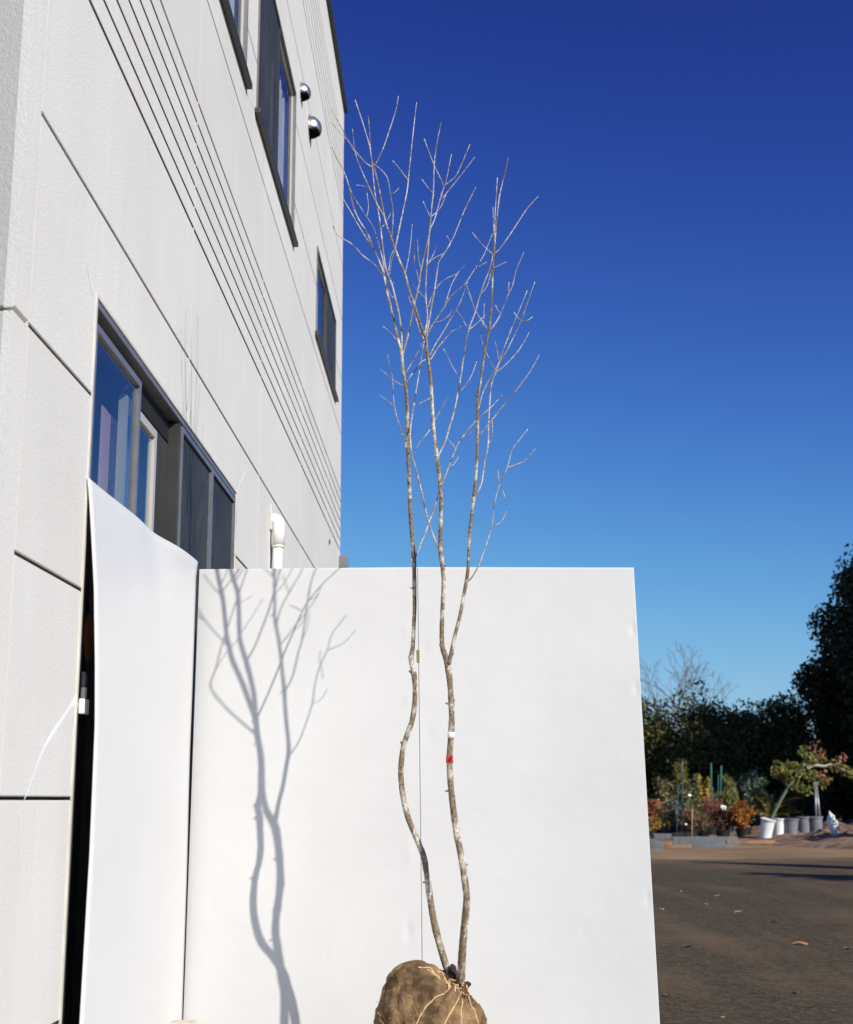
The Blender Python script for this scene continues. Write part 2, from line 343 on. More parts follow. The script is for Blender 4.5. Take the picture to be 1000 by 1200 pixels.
# ------------------------------------------------------------------ building
Y0, Y1, ROOF = 3.16, 12.93, 8.22
XB = -9.0
bld = empty('building', (-4, 8, 0), 'large pale grey building clad in grooved wall panels, with dark framed windows', 'building')
BB = Vector((-4, 8, 0))
bpy.context.view_layer.update()
WIN = [(3.90, 6.62, 0.02, 2.55), (4.75, 6.55, 4.87, 6.04), (6.96, 8.75, 4.90, 6.04), (10.36, 12.16, 4.79, 5.56)]   # y0,y1,z0,z1
def subtract(rects, hole):
    out = []
    a0, a1, b0, b1 = hole
    for (y0, y1, z0, z1) in rects:
        if a1 <= y0 or a0 >= y1 or b1 <= z0 or b0 >= z1: out.append((y0, y1, z0, z1)); continue
        if y0 < a0: out.append((y0, a0, z0, z1))
        if a1 < y1: out.append((a1, y1, z0, z1))
        m0, m1 = max(y0, a0), min(y1, a1)
        if z0 < b0: out.append((m0, m1, z0, b0))
        if b1 < z1: out.append((m0, m1, b1, z1))
    return out
# core behind the cladding (holes for windows), front core, back, end, roof and floors
core = [(Y0 + 0.03, Y1, -0.3, ROOF)]
for w in WIN: core = subtract(core, w)
bm = bmesh.new()
for (a, b, c, d) in core: box(bm, -1.34+4, WX-0.030+4, a-8, b-8, c, d)
box(bm, XB+4, -1.342+4, Y0+0.03-8, Y0+0.2-8, -0.3, ROOF)
box(bm, XB+4, -1.342+4, Y1-0.2-8, Y1-8, -0.3, ROOF)
box(bm, XB-0.2+4, XB-0.001+4, Y0+0.03-8, Y1-8, -0.3, ROOF)
obj('wall_core', bm, MCORE, bld)
for k, (z0, z1) in enumerate(((-0.28, -0.02), (3.0, 3.3), (7.6, 7.8))):
    boxobj('floor_slab', MROOM, bld, XB+0.01, -1.345, Y0+0.205, Y1-0.205, z0, z1, base=BB)
boxobj('partition_wall', MROOM, bld, -2.75, -2.65, Y0+0.21, Y1-0.21, 0, 2.99, base=BB)
boxobj('partition_wall', MROOM, bld, -2.75, -2.65, Y0+0.21, Y1-0.21, 3.31, 7.59, base=BB)
ZR = [-0.3, 0.40, 1.01, 1.62, 2.23, 2.84, 3.435, 3.535, 3.635, 3.735, 3.835, 3.935, 4.035, 4.63, 5.21, 5.85, 6.44, 7.04, 7.157, 7.274, 7.39, 7.507, 7.624, 7.74, ROOF]
YC = [Y0, 3.272, 5.345, 7.41, 9.48, 11.55, Y1]
def clad_rect(bm, y0, y1, z0, z1, cb, ct, face='x'):
    """box with chamfered lower (cb) / upper (ct) front edge"""
    xf, xb = WX, WX - 0.029
    prof = [(xb, z0), (xf - cb, z0), (xf, z0 + cb), (xf, z1 - ct), (xf - ct, z1), (xb, z1)]
    A = []; 
    for y in (y0, y1): A.append([bm.verts.new((x + 4, y - 8, z)) for x, z in prof])
    n = len(prof)
    for k in range(n): bm.faces.new((A[0][k], A[0][(k+1) % n], A[1][(k+1) % n], A[1][k]))
    bm.faces.new(A[0][::-1]); bm.faces.new(A[1])
for j in range(len(ZR) - 1):
    dense = (6 <= j <= 11) or (17 <= j <= 22)
    g0 = 0.0072 if 6 <= j <= 12 or 17 <= j <= 23 else 0.0046; g1 = 0.0072 if 5 <= j <= 11 or 16 <= j <= 22 else 0.0046
    if j == 0: g0 = 0
    if j == len(ZR) - 2: g1 = 0
    ch = 0.0008 if dense else 0.0032
    for i in range(1, len(YC) - 1):
        y0 = YC[i] + (0.004 if i else 0.0); y1 = YC[i+1] - (0.004 if i < len(YC) - 2 else 0)
        z0, z1 = ZR[j] + g0, ZR[j+1] - g1
        rs = [(y0, y1, z0, z1)]
        for w in WIN: rs = subtract(rs, w)
        if not rs: continue
        bm = bmesh.new()
        for (a, b, c, d) in rs:
            clad_rect(bm, a, b, c, d, ch if abs(c - z0) < 1e-6 and j else 0.0001, ch if abs(d - z1) < 1e-6 else 0.0001)
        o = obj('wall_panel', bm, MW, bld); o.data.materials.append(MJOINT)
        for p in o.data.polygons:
            if abs(p.normal.z) > 0.95: p.material_index = 1       # groove sides darkened to look deep in shade
for z0, z1 in ((-0.3, 2.2255), (2.2345, ROOF)):       # corner piece, only one groove runs round it
    bm = bmesh.new(); clad_rect(bm, Y0 + 0.0, YC[1] - 0.004, z0, z1, 0.0045 if z0 > 0 else 0.0001, 0.0045 if z0 < 0 else 0.0001); obj('wall_panel', bm, MW, bld)
# sealed upright joints (cross the grooves)
for y in YC[1:-1]:
    segs = [(y - 0.004, y + 0.004, -0.3, ROOF)]
    for w in WIN: segs = subtract(segs, (w[0]-0.01, w[1]+0.01, w[2]-0.02, w[3]+0.02))
    bm = bmesh.new()
    for (a, b, c, d) in segs: box(bm, WX-0.0295+4, WX-0.0012+4, a-8+0.0002, b-8-0.0002, c, d)
    obj('joint_sealant', bm, MCAULK, bld)
# cladding on the end face that looks towards the camera
XC = [WX - 0.0295, -2.9, -4.95, -7.0, -9.0]
for z0, zt in ((-0.3, 2.23), (2.23, ROOF)):
    for i in range(4):
        a, b = XC[i+1] + 0.004, XC[i] - (0.004 if i else 0.0)
        bm = bmesh.new(); c = 0.0045
        prof = [(Y0+0.03, z0+.0045), (Y0 + c, z0+.0045), (Y0, z0+.0045 + c), (Y0, zt-.0045 - c), (Y0 + c, zt-.0045), (Y0+0.03, zt-.0045)]
        A = [[bm.verts.new((x+4, y-8, z)) for y, z in prof] for x in (a, b)]
        for k in range(6): bm.faces.new((A[0][k], A[0][(k+1) % 6], A[1][(k+1) % 6], A[1][k]))
        bm.faces.new(A[0][::-1]); bm.faces.new(A[1])
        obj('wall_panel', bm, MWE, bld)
cop = boxobj('roof_coping', MCOP, bld, XB-0.25, WX+0.035, Y0-0.035, Y1+0.035, ROOF+0.002, ROOF+0.09, 0.004, BB)
# sealant smears on the wall
def smear(pts):
    v, f = [], []
    q = [at_wall(px, py) for px, py, w in pts]
    for i, p in enumerate(q):
        t = (q[min(i+1, len(q)-1)] - q[max(i-1, 0)]).normalized(); n = Vector((1, 0, 0)).cross(t) * pts[i][2] * 0.5
        for s in (-1, 1): v.append((WX + 0.0010 + 4, p.y + s*n.y - 8, p.z + s*n.z))
        v.append((WX + 0.0014 + 4, p.y - 8, p.z))
    for i in range(len(q) - 1):
        a = i*3; f += [(a, a+2, a+5, a+3), (a+2, a+1, a+4, a+5)]
    pyobj('sealant_smear', v, f, MSMEAR, bld)
smear([(101,308,.002),(104,322,.008),(107,336,.013),(109.5,345,.016)])
smear([(290,547,.003),(286,556,.012),(281,566,.015),(277.5,577,.018)])
smear([(90,818,.03),(82,828,.018),(73,842,.014),(62,858,.02),(52,874,.012),(42,898,.008),(33,925,.006),(28,937,.004)])
smear([(90,822,.03),(88,836,.025),(87,846,.018),(86.5,851,.004)])
smear([(22.6,948,.006),(22.6,980,.004),(22,1012,.003)])
smear([(42,945,.005),(41,985,.005),(38,1018,.006),(36.5,1035,.002)])
smear([(232,124,.004),(231.5,136,.014),(231,146,.003)])
smear([(113,258,.004),(110.5,275,.007),(108.5,286,.003)])
smear([(309,452,.003),(308,460,.007),(307,466,.002)])
smear([(287.5,106,.012),(287.6,118,.006),(286,132,.003)]); smear([(289,108,.004),(294,120,.004),(299.5,133,.003)])

def ring(bm, y0, y1, z0, z1, w, xa, xb):
    """rectangular frame, members w wide"""
    box(bm, xa+4, xb+4, y0-8, y1-8, z1-w, z1); box(bm, xa+4, xb+4, y0-8, y1-8, z0, z0+w)
    box(bm, xa+4, xb+4, y0-8, y0+w-8, z0+w, z1-w); box(bm, xa+4, xb+4, y1-w-8, y1-8, z0+w, z1-w)
def frame(name, m, par, *a):
    bm = bmesh.new(); ring(bm, *a); return obj(name, bm, m, par)
def pane(par, y0, y1, z0, z1, x, m=MGLASS, name='pane'):
    bm = bmesh.new(); box(bm, x-0.0025+4, x+0.0025+4, y0-8, y1-8, z0, z1); return obj(name, bm, m, par)
def sash(par, y0, y1, z0, z1, x, m=MSASH, w=0.032, gm=MGLASS, gname='pane', th=0.014):
    bm = bmesh.new(); ring(bm, y0, y1, z0, z1, w, x-th, x+th); obj('sash', bm, m, par)
    pane(par, y0+w-0.004, y1-w+0.004, z0+w-0.004, z1-w+0.004, x, gm, gname)
def curtain(y0, y1, z0, z1, x, m=MCURT, amp=0.025, pitch=0.11):
    v, f = [], []; n = int((y1-y0)/pitch*8)
    for i in range(n+1):
        y = y0 + (y1-y0)*i/n; xx = x + amp*math.sin(i/8*2*math.pi) + amp*0.4*math.sin(i*0.37)
        v += [(xx+4, y-8, z0), (xx+4, y-8, z1)]
    for i in range(n): f.append((2*i, 2*i+2, 2*i+3, 2*i+1))
    pyobj('curtain', v, f, m, bld, True)
def sill(par, y0, y1, z):
    bm = bmesh.new(); box(bm, WX-0.03+4, WX+0.034+4, y0-8, y1-8, z-0.034, z-0.002, 0.003); obj('sill', bm, MALU, par)
# upper windows
def upper_window(y0, y1, z0, z1, dark_first, lab):
    w = frame('window', MFRAME, bld, y0+0.001, y1-0.001, z0, z1-0.001, 0.020, WX-0.10, WX+0.010); w['label'] = lab
    mid = (y0+y1)/2
    a, b = (y0+0.021, mid+0.02), (mid-0.02, y1-0.021)
    d, g = (a, b) if dark_first else (b, a)
    sash(w, d[0], d[1], z0+0.021, z1-0.021, WX-0.002, MALU, 0.016, MSCREEN, 'screen', 0.008)
    sash(w, g[0], g[1], z0+0.021, z1-0.021, WX-0.019, MSASH, 0.022, th=0.0075)
    sill(w, y0-0.05, y1+0.06, z0)
    return w
upper_window(*WIN[1], True, 'dark framed window above the grooves, nearest the building corner')
upper_window(*WIN[2], True, 'dark framed window beside two steel vent hoods')
upper_window(*WIN[3], False, 'small dark framed window near the far end of the wall')
curtain(6.0, 6.52, 4.9, 6.0, -1.20, amp=.03, pitch=.12); curtain(8.15, 8.72, 4.93, 6.0, -1.20, amp=.03, pitch=.12); curtain(10.4, 11.2, 4.82, 5.53, -1.20, amp=.03, pitch=.12)
# big sliding window at ground level
y0, y1, z0, z1 = WIN[0]
w1 = frame('window', MALUL, bld, y0+0.001, y1-0.001, z0, z1-0.001, 0.021, WX-0.12, WX-0.001); w1['label'] = 'wide sliding door window behind the white sheet'
sash(w1, 3.937, 4.56, z0+0.04, 2.485, WX-0.022, MALUL, 0.024)
sash(w1, 4.52, 5.02, z0+0.04, 2.43, WX-0.065, MSASH, 0.034)
bm = bmesh.new(); box(bm, WX-0.11+4, WX-0.002+4, 5.20-8, 5.235-8, z0+0.036, 2.515); obj('mullion', bm, MALU, w1)
sash(w1, 5.237, 5.935, z0+0.036, 2.514, WX-0.010, MALUL, 0.022, MSCREEN, 'screen')
sash(w1, 5.937, 6.584, z0+0.036, 2.514, WX-0.010, MALUL, 0.022, MSCREEN, 'screen')
bm = bmesh.new(); box(bm, WX-0.118+4, WX-0.05+4, 5.022-8, 5.198-8, z0+0.036, 2.514); obj('blank_panel', bm, MALU, w1)
bm = bmesh.new(); box(bm, WX-0.075+4, WX-0.045+4, 4.565-8, 5.197-8, 2.434, 2.514); obj('head_track', bm, MBLACK, w1)
# sealant bead round the opening, proud of the wall
bm = bmesh.new()
box(bm, WX+4, WX+0.004+4, 3.886-8, 3.9-8, 0.02, 2.562); box(bm, WX+4, WX+0.004+4, 3.9-8, 6.632-8, 2.551, 2.562); box(bm, WX+4, WX+0.004+4, 6.621-8, 6.632-8, 0.02, 2.551)
obj('sealant_bead', bm, MCAULK, w1)
curtain(4.42, 4.74, 0.1, 2.36, -1.22, MPINK, 0.0015, 0.16)
curtain(4.76, 5.0, 0.1, 2.36, -1.235, mat('brown_curtain', (0.17, 0.13, 0.09), 0.9, vary=.3, vscale=9), 0.006, 0.08)
curtain(5.3, 6.55, 0.1, 2.4, -1.62, mat('dark_curtain', (0.06, 0.065, 0.07), 0.9))
# latch bracket on the door jamb
bm = bmesh.new(); p = at_wall(95.5, 812)
box(bm, WX+0.0005+4, WX+0.020+4, p.y-0.03-8, p.y+0.02-8, 1.255, 1.30, 0.004); box(bm, WX+0.0005+4, WX+0.012+4, p.y-0.012-8, p.y+0.016-8, 1.302, 1.335, 0.003)
obj('latch_bracket', bm, MPVC, bld)
bm = bmesh.new(); box(bm, WX+0.0005+4, WX+0.010+4, p.y-0.012-8, p.y+0.016-8, 1.337, 1.38, 0.002); obj('latch_strip', bm, MALUL, bld)
v, f = [], []
for k in range(24):
    a = 2*math.pi*k/24; v.append((WX-0.0185+4, 4.06+0.05*math.cos(a)-8, 1.50+0.075*math.sin(a)))
f.append(tuple(range(24)))
pyobj('oval_sticker', v, f, mat('orange_sticker', (0.35, 0.12, 0.03), 0.6), w1)
# vent hoods
def vent(y, z, r, lab):
    v, f = [], []; n, m2 = 28, 14
    def cutz(p): return p
    bm = bmesh.new()
    # dome: half ball bulging from the wall, lower front cut away
    rows = []
    for i in range(m2 + 1):
        t = math.pi/2 * i / m2
        row = []
        for k in range(n):
            a = 2*math.pi*k/n
            row.append(bm.verts.new((WX+0.004 + 0.95*r*math.sin(t)*1.0 + 4, y + r*math.cos(t)*math.cos(a) - 8, z + r*math.cos(t)*math.sin(a))))
            if i == m2: break
        rows.append(row)
    for i in range(m2):
        for k in range(n):
            q = [rows[i][k], rows[i][(k+1) % n]]
            q += [rows[i+1][(k+1) % n], rows[i+1][k]] if i < m2-1 else [rows[m2][0]]
            c = sum((x.co for x in q), Vector())/len(q)
            if (c.z - z) < -0.32*r - 0.10*(c.x - 4 - WX): continue
            bm.faces.new(q)
    for x in [x for x in bm.verts if not x.link_faces]: bm.verts.remove(x)
    o = obj('vent_hood', bm, MSTEEL, bld, True); o['label'] = lab
    sm = o.modifiers.new('s', 'SOLIDIFY'); sm.thickness = 0.003
    v, f = [], []; 
    for k in range(32):
        a = 2*math.pi*k/32
        for rr, x in ((1.13*r, WX+0.0005), (1.13*r, WX+0.0035), (0.99*r, WX+0.0035)): v.append((x+4, y+rr*math.cos(a)-8, z+rr*math.sin(a)))
    for k in range(32):
        b = (k+1) % 32; f += [(3*k, 3*b, 3*b+1, 3*k+1), (3*k+1, 3*b+1, 3*b+2, 3*k+2)]
    pyobj('flange', v, f, MSTEEL, o)
    v = [(WX+0.004+4, y+0.985*r*math.cos(2*math.pi*k/32)-8, z+0.985*r*math.sin(2*math.pi*k/32)) for k in range(32)]
    pyobj('grille', v, [tuple(range(32))], MBLACK, o)
vent(9.10, 6.245, 0.075, 'smaller steel vent hood beside the window')
vent(9.70, 6.275, 0.100, 'larger steel vent hood on the wall')
# drain pipe
py = 7.93; px = WX + 0.046
pp = tube('drain_pipe', [(px+4, py-8, 0, .030), (px+4, py-8, 1.3, .030), (px+4, py-8, 2.55, .030)], 20, MPVC, bld); pp['label'] = 'white plastic drain pipe with elbow'
el = [(WX+0.002, 2.690), (WX+0.018, 2.690), (WX+0.032, 2.684), (WX+0.042, 2.672), (WX+0.046, 2.655), (WX+0.046, 2.62), (WX+0.046, 2.53)]
tube('elbow', [(x+4, py-8, z, .041) for x, z in el], 20, MPVC, pp)
tube('collar', [(px+4, py-8, 2.515, .0375), (px+4, py-8, 2.529, .0375)], 20, MPVC, pp)
bm = bmesh.new(); box(bm, WX+0.0005+4, WX+0.012+4, py-0.052-8, py+0.01-8, 2.62, 2.775, 0.004); obj('pipe_sealant', bm, MCAULK, pp)
boxobj('cable_box', MALUL, bld, WX+0.001, WX+0.085, Y1-0.14, Y1-0.01, 3.24, 3.36, 0.006, BB)
# tiny screw boss
boxobj('wall_stud', MCORE, bld, WX+0.0005, WX+0.012, 11.72, 11.75, 3.27, 3.31, 0.003, BB)

# ------------------------------------------------------------------ white panels behind the tree
def panel_mesh(name, TL, TR, BL, BR, th, m, parent, base, nx=100, ny=120, amp=0.0014, dents=()):
    """slightly uneven board between four front corners"""
    v, f = [], []
    def front(s, t):
        p = (TL*(1-s)+TR*s)*t + (BL*(1-s)+BR*s)*(1-t)
        e = min(s, 1-s, 1) ; 
        d = amp * noise.fractal((p.x*2.2, p.z*2.2, 1.7), 0.9, 2, 4)
        ed = (1-t)*1.9
        if ed < 0.005: d += (0.005-ed)**2 * 50
        for dx, dz, r, a in dents:
            q = ((p.x-dx)**2 + ((p.z-dz)*0.45)**2)/(r*r)
            if q < 6: d += 0.5*a*math.exp(-q)
        return Vector((p.x, p.y + d, p.z))
    S = [0, .003, .007, .012] + [0.012 + 0.976*i/nx for i in range(1, nx)] + [.988, .993, .997, 1]
    T = [0, .002, .005] + [0.005 + 0.99*i/ny for i in range(1, ny)] + [.995, .998, 1]
    for t in T:
        for s in S: v.append(front(s, t))
    w = len(S)
    for j in range(len(T)-1):
        for i in range(w-1): f.append((j*w+i, j*w+i+1, (j+1)*w+i+1, (j+1)*w+i))
    n0 = len(v)
    loop = [i for i in range(w)] + [j*w+w-1 for j in range(1, len(T))] + [(len(T)-1)*w+i for i in range(w-2, -1, -1)] + [j*w for j in range(len(T)-2, 0, -1)]
    for i in loop: v.append(v[i] + Vector((0, th, 0)))
    for k in range(len(loop)):
        k2 = (k+1) % len(loop); f.append((loop[k2], loop[k], n0+k, n0+k2))
    f.append(tuple(n0+k for k in range(len(loop))))
    v = [tuple(p - base) for p in v]
    o = pyobj(name, v, f, m, parent)
    n_front = (w-1)*(len(T)-1)
    for i, p in enumerate(o.data.polygons): p.use_smooth = i < n_front
    return o
base = Vector((-0.13, 5.37, 0.0))
fs = empty('folding_screen', base, 'tall white two-leaf folding screen standing behind the young tree', 'screen')
def edge_pt(px_top, py_top, px_bot, py_bot):
    a = at_y(px_top, py_top, 5.40); b = at_y(px_bot, py_bot, 5.352); t = (0.012-a.z)/(b.z-a.z)
    return a, a + (b-a)*t
aL, bL = edge_pt(233.5, 667, 214.5, 1195)
aM, bM_ = edge_pt(489.3, 664.5, 494.6, 1120)
aR, bR = edge_pt(743, 665, 773.6, 1200)
gx = Vector((0.0011, 0, 0))
dl = [(-0.185, 1.69, .011, -.004), (-0.18, 1.40, .010, -.004), (-0.175, .80, .018, -.005), (-0.18, .50, .014, .008), (-.62, 1.05, .2, .003), (-.95, .6, .012, .003), (-.5, .42, .009, .003)]
panel_mesh('panel', aL, aM-gx, bL, bM_-gx, 0.028, MPANEL, fs, base, dents=dl)
dr = [(-0.11, 1.60, .014, .004), (-0.10, 1.27, .014, .004), (0.738, 1.68, .010, .007), (0.741, 1.44, .010, .007), (0.752, .62, .010, .007), (.35, 1.0, .25, .004), (.5, .5, .010, .003), (.1, .95, .008, .002)]
panel_mesh('panel', aM+gx, aR, bM_+gx, bR, 0.028, MPANEL, fs, base, dents=dr)
for q0, q1 in (((490.3, 761.5), (490.6, 776)), ((493.9, 1094), (494.3, 1111))):
    a = at_y(*q0, 5.385); b = at_y(*q1, 5.365); ym = 5.40 - (1.94-a.z)/1.75*0.048
    bm = bmesh.new(); box(bm, a.x-0.006-base.x, a.x+0.006-base.x, ym-0.004-base.y, ym+0.02-base.y, b.z, a.z, 0.002); obj('hinge', bm, MBRASS, fs)
bm = bmesh.new()
q = [aM + Vector((-.001, .004, 0)), aM + Vector((.001, .004, 0)), bM_ + Vector((.001, .004, 0)), bM_ + Vector((-.001, .004, 0))]
q2 = [p + Vector((0, .006, 0)) for p in q]; vs = [bm.verts.new(p - base) for p in q + q2]
for ii in ((0,1,2,3), (7,6,5,4), (0,4,5,1), (1,5,6,2), (2,6,7,3), (3,7,4,0)): bm.faces.new([vs[k] for k in ii])
obj('seam_strip', bm, mat('grey_seam', (0.6, 0.6, 0.6), 0.6), fs)
# bowed white sheet leaning on the sliding window
NE = [(0.0, -1.045), (0.408, -1.043), (0.857, -1.037), (1.219, -1.040), (1.40, -1.048), (1.621, -1.062), (1.856, -1.086), (1.962, -1.0985)]
FE = [(0.0, -1.044), (0.5, -1.045), (1.2, -1.048), (1.6, -1.046), (1.90, -1.046), (1.962, -1.040)]
def lerp(T, z):
    for (a, b), (c, d) in zip(T, T[1:]):
        if z <= c: return b + (d-b)*(z-a)/(c-a)
    return T[-1][1]
v, f = [], []; NU, NV = 40, 60
base = Vector((-1.05, 4.6, 0))
for j in range(NV+1):
    z = 0.012 + (1.962-0.012)*j/NV
    for i in range(NU+1):
        u = i/NU; y = 3.88 + u*1.452
        s = u*u*(3-2*u)
        x = lerp(NE, z)*(1-s) + lerp(FE, z)*s
        top = max(0, (z-1.1)/0.86)
        x -= 0.019*math.exp(-((u-0.57)/0.14)**2)*top*top
        x += 0.010*math.sin(math.pi*u)*(1-top) + 0.0012*noise.noise((y*3, z*2, 0))
        x = max(x, -1.0985)
        zz = z - (0.004*math.exp(-((u-0.6)/0.25)**2) if j == NV else 0)
        v.append((x-base.x, y-base.y, zz))
n0 = len(v); v += [(x-0.005, y, z) for x, y, z in v]
W_ = NU+1
for j in range(NV):
    for i in range(NU):
        a = j*W_+i; f += [(a, a+1, a+W_+1, a+W_), (n0+a, n0+a+W_, n0+a+W_+1, n0+a+1)]
for i in range(NU): f += [(i, n0+i, n0+i+1, i+1), (NV*W_+i, NV*W_+i+1, n0+NV*W_+i+1, n0+NV*W_+i)]
for j in range(NV): f += [(j*W_, (j+1)*W_, n0+(j+1)*W_, n0+j*W_), (j*W_+NU, n0+j*W_+NU, n0+(j+1)*W_+NU, (j+1)*W_+NU)]
sh = pyobj('white_sheet', v, f, MSHEET, None, True); sh.location = base
tag(sh, 'thin bowed white plastic sheet leaning against the sliding window of the building', 'sheet')
# weight block at the foot of the screens
bm = bmesh.new(); box(bm, -0.062, 0.062, -0.05, 0.05, 0, 0.214, 0.012)
bmesh.ops.subdivide_edges(bm, edges=bm.edges[:], cuts=2, use_grid_fill=True)
for q in bm.verts: q.co += Vector(noise.noise_vector(q.co*22))*0.003
cb = obj('weight_block', bm, MCONC, None, True); cb.location = (-1.00, 5.10, 0); tag(cb, 'small beige concrete block at the foot of the white sheet', 'block')

# ------------------------------------------------------------------ the young tree
TB = Vector((-0.02, 4.76, 0)); KB = 4.76/4.97
def zb(z): return 1 - (1-z)*KB
tree = empty('young_tree', TB, 'tall bare two-stemmed nursery tree with its roots wrapped in burlap', 'tree', None)
DEPTH = {'a': [(1150,4.79),(1116,4.80),(1090,4.806),(1065,4.812),(1030,4.805),(1005,4.796),(982,4.785),(957,4.768),(930,4.762),(880,4.759),(845,4.746),(805,4.738),(788,4.740),(757,4.745),(715,4.740),(652,4.721),(600,4.685),(550,4.642),(508,4.62),(414,4.60),(172,4.70)],
         'b': [(1175,4.765),(1160,4.752),(1140,4.725),(1115,4.695),(1090,4.672),(1065,4.655),(1050,4.652),(1025,4.660),(1000,4.672),(975,4.675),(915,4.672),(890,4.682),(865,4.689),(785,4.681),(772,4.675),(733,4.652),(708,4.645),(646,4.63),(589,4.615),(538,4.595),(503,4.581),(444,4.583),(291,4.52),(136,4.45)],
         'c': [(778,4.672),(680,4.665),(633,4.646),(582,4.620),(557,4.605),(500,4.580),(443,4.552),(400,4.53),(185,4.42)]}
def stem_path(pts, key):
    T = DEPTH[key]; q = []
    for p in pts:
        for (a, ya), (b, yb) in zip(T, T[1:]):
            if p[1] >= b or b == T[-1][0]: y = ya + (yb-ya)*min(1, max(0, (a-p[1])/(a-b))); break
        w = at_y(p[0], p[1], y); q.append((w.x, w.y, w.z, p[2]*0.5*y/F))
    return catmull(q, 6)
def to_path(pts, ypar, drift, sub=4, wig=0.0):
    """pts: (px,py,width_px) -> world path; ypar start depth, drift metres of depth per metre of rise"""
    q = []; y = ypar; last = None; acc = 0
    for p in pts:
        w = at_y(p[0], p[1], y)
        if last is not None:
            acc += (w-last).length
        y2 = ypar + drift*(acc if acc < 0.33 or abs(drift) < 0.3 else 0.33 - 0.8*(acc-0.33))
        w = at_y(p[0], p[1], y2); last = w
        q.append((w.x, w.y, w.z, p[2]*0.5*y2/F))
    q = catmull(q, sub)
    return q
def rough(path, amp):
    out = []
    for i, (x, y, z, r) in enumerate(path):
        n = noise.noise((x*40, y*40+3, z*38)); k = noise.noise((z*90, x*9, 7.7))
        out.append((x, y, z, r*(1 + amp*n + amp*0.6*k)))
    return out
def wood(name, path, sides, m, parent):
    b = TB; v, f = [], []
    tube_geo(path, sides, v, f); v = [(a-b.x, c-b.y, d-b.z) for a, c, d in v]
    return pyobj(name, v, f, m, parent, True)
def taper(pts, w0, w1):
    n = len(pts)-1
    return [(x, y, w0 + (w1-w0)*(i/n)**0.9) for i, (x, y) in enumerate(pts)]
S1 = [(527,1150,8.6),(524,1136,8.3),(518,1116,8.2),(511,1090,7.9),(506,1065,7.6),(501,1030,7.2),(497,1005,7),(488,982,6.6),(478,957,6.5),(472,930,6.5),(470,905,6.5),(472,880,6.3),(477,862,6.3),(483,845,6.2),(486,825,6.1),(486.5,805,6.2),(485,788,6.3),(482,773,6),(484,757,4.9),(485,735,4.6),(486,715,4.7),(486,690,5),(485.5,665,5.2),(485,652,5.4),(483,630,4.8),(481,600,4.7),(480,575,4.7),(479,550,4.7),(478,525,4.7),(478,508,4.3),(476.8,466,4.1),(474.9,450,4.1),(472,427,3.9),(471,414,3.9),(468,403,3.2),(464.5,387,2.9),(460,368,2.7),(457.5,357,2.6),(453.7,342,2.5),(451,327,2.6),(448.7,317,2.2),(443,302,2),(437.5,291,1.9),(430,272,1.7),(420.6,257,1.6),(414,241,1.5),(408.7,217,1.4),(404.4,204,1.3),(400,194,1.2),(395,186,1.1),(389,172,1)]
S2 = [(540,1174,10),(540,1160,10),(540.5,1145,9.6),(542,1115,9.2),(544,1090,8.8),(546.5,1065,8.5),(547,1050,8.3),(544,1025,8.1),(540,1000,7.9),(535,975,7.7),(531,945,7.5),(528,915,7.3),(527,890,7.3),(528.5,865,7.2),(529.5,845,7.1),(529,823,7.3),(527.5,800,7.2),(525.5,785,7.6),(523,772,7),(518.5,757,6),(518,733,5.3),(519,708,5.2),(520,681,5.2),(518.5,662,5.2),(516.5,646,5.6),(516.5,614,5),(517,589,4.9),(515.5,563,4.9),(512.7,538,5),(510.4,521,4.6),(508.5,503,4.4),(507,483,4.3),(504.8,444,4.1),(501.5,420,4),(499.6,399,3.8),(497,391,3.6),(492.4,378,3.2),(485.6,356,3),(481,344,2.9),(475,322,2.7),(468.7,306,2.6),(463,291,2.6),(457.5,275,2.2),(452,260,2),(445.5,226,1.7),(440.6,204,1.6),(438,194,1.7),(435,183,1.4),(434,172,1.3),(433,150,1.1),(431.6,136,1.1)]
S3 = [(526,778,5.4),(529,766,4.8),(532.5,748,4.4),(539,723,4.3),(544,696,4.2),(547,680,4.4),(549,662,3.9),(550,633,3.8),(552.6,606,3.7),(555.5,582,4),(558,557,3.5),(559.5,530,3.4),(560,500,3.3),(559.6,478,3.3),(560.5,462,3.1),(564,443,2.9),(568,413,2.8),(571.4,396,2.7),(574,383,2.7),(576,361,2.4),(577,337,2.3),(577.7,316,2.3),(579,298,2.3),(580.5,278,1.9),(583,250,1.7),(586,227,1.5),(592,202,1.3),(595.7,185,1.1)]
stem_a = wood('stem', rough(stem_path(S1, 'a'), 0.10), 12, MBARK, tree)
stem_b = wood('stem', rough(stem_path(S2, 'b'), 0.10), 12, MBARK, tree)
stem_c = wood('stem', rough(stem_path(S3, 'c'), 0.10), 10, MBARK, tree)
stem_a['label'] = 'slimmer bent stem'; stem_b['label'] = 'main stem with white and red tape'; stem_c['label'] = 'forked side stem'
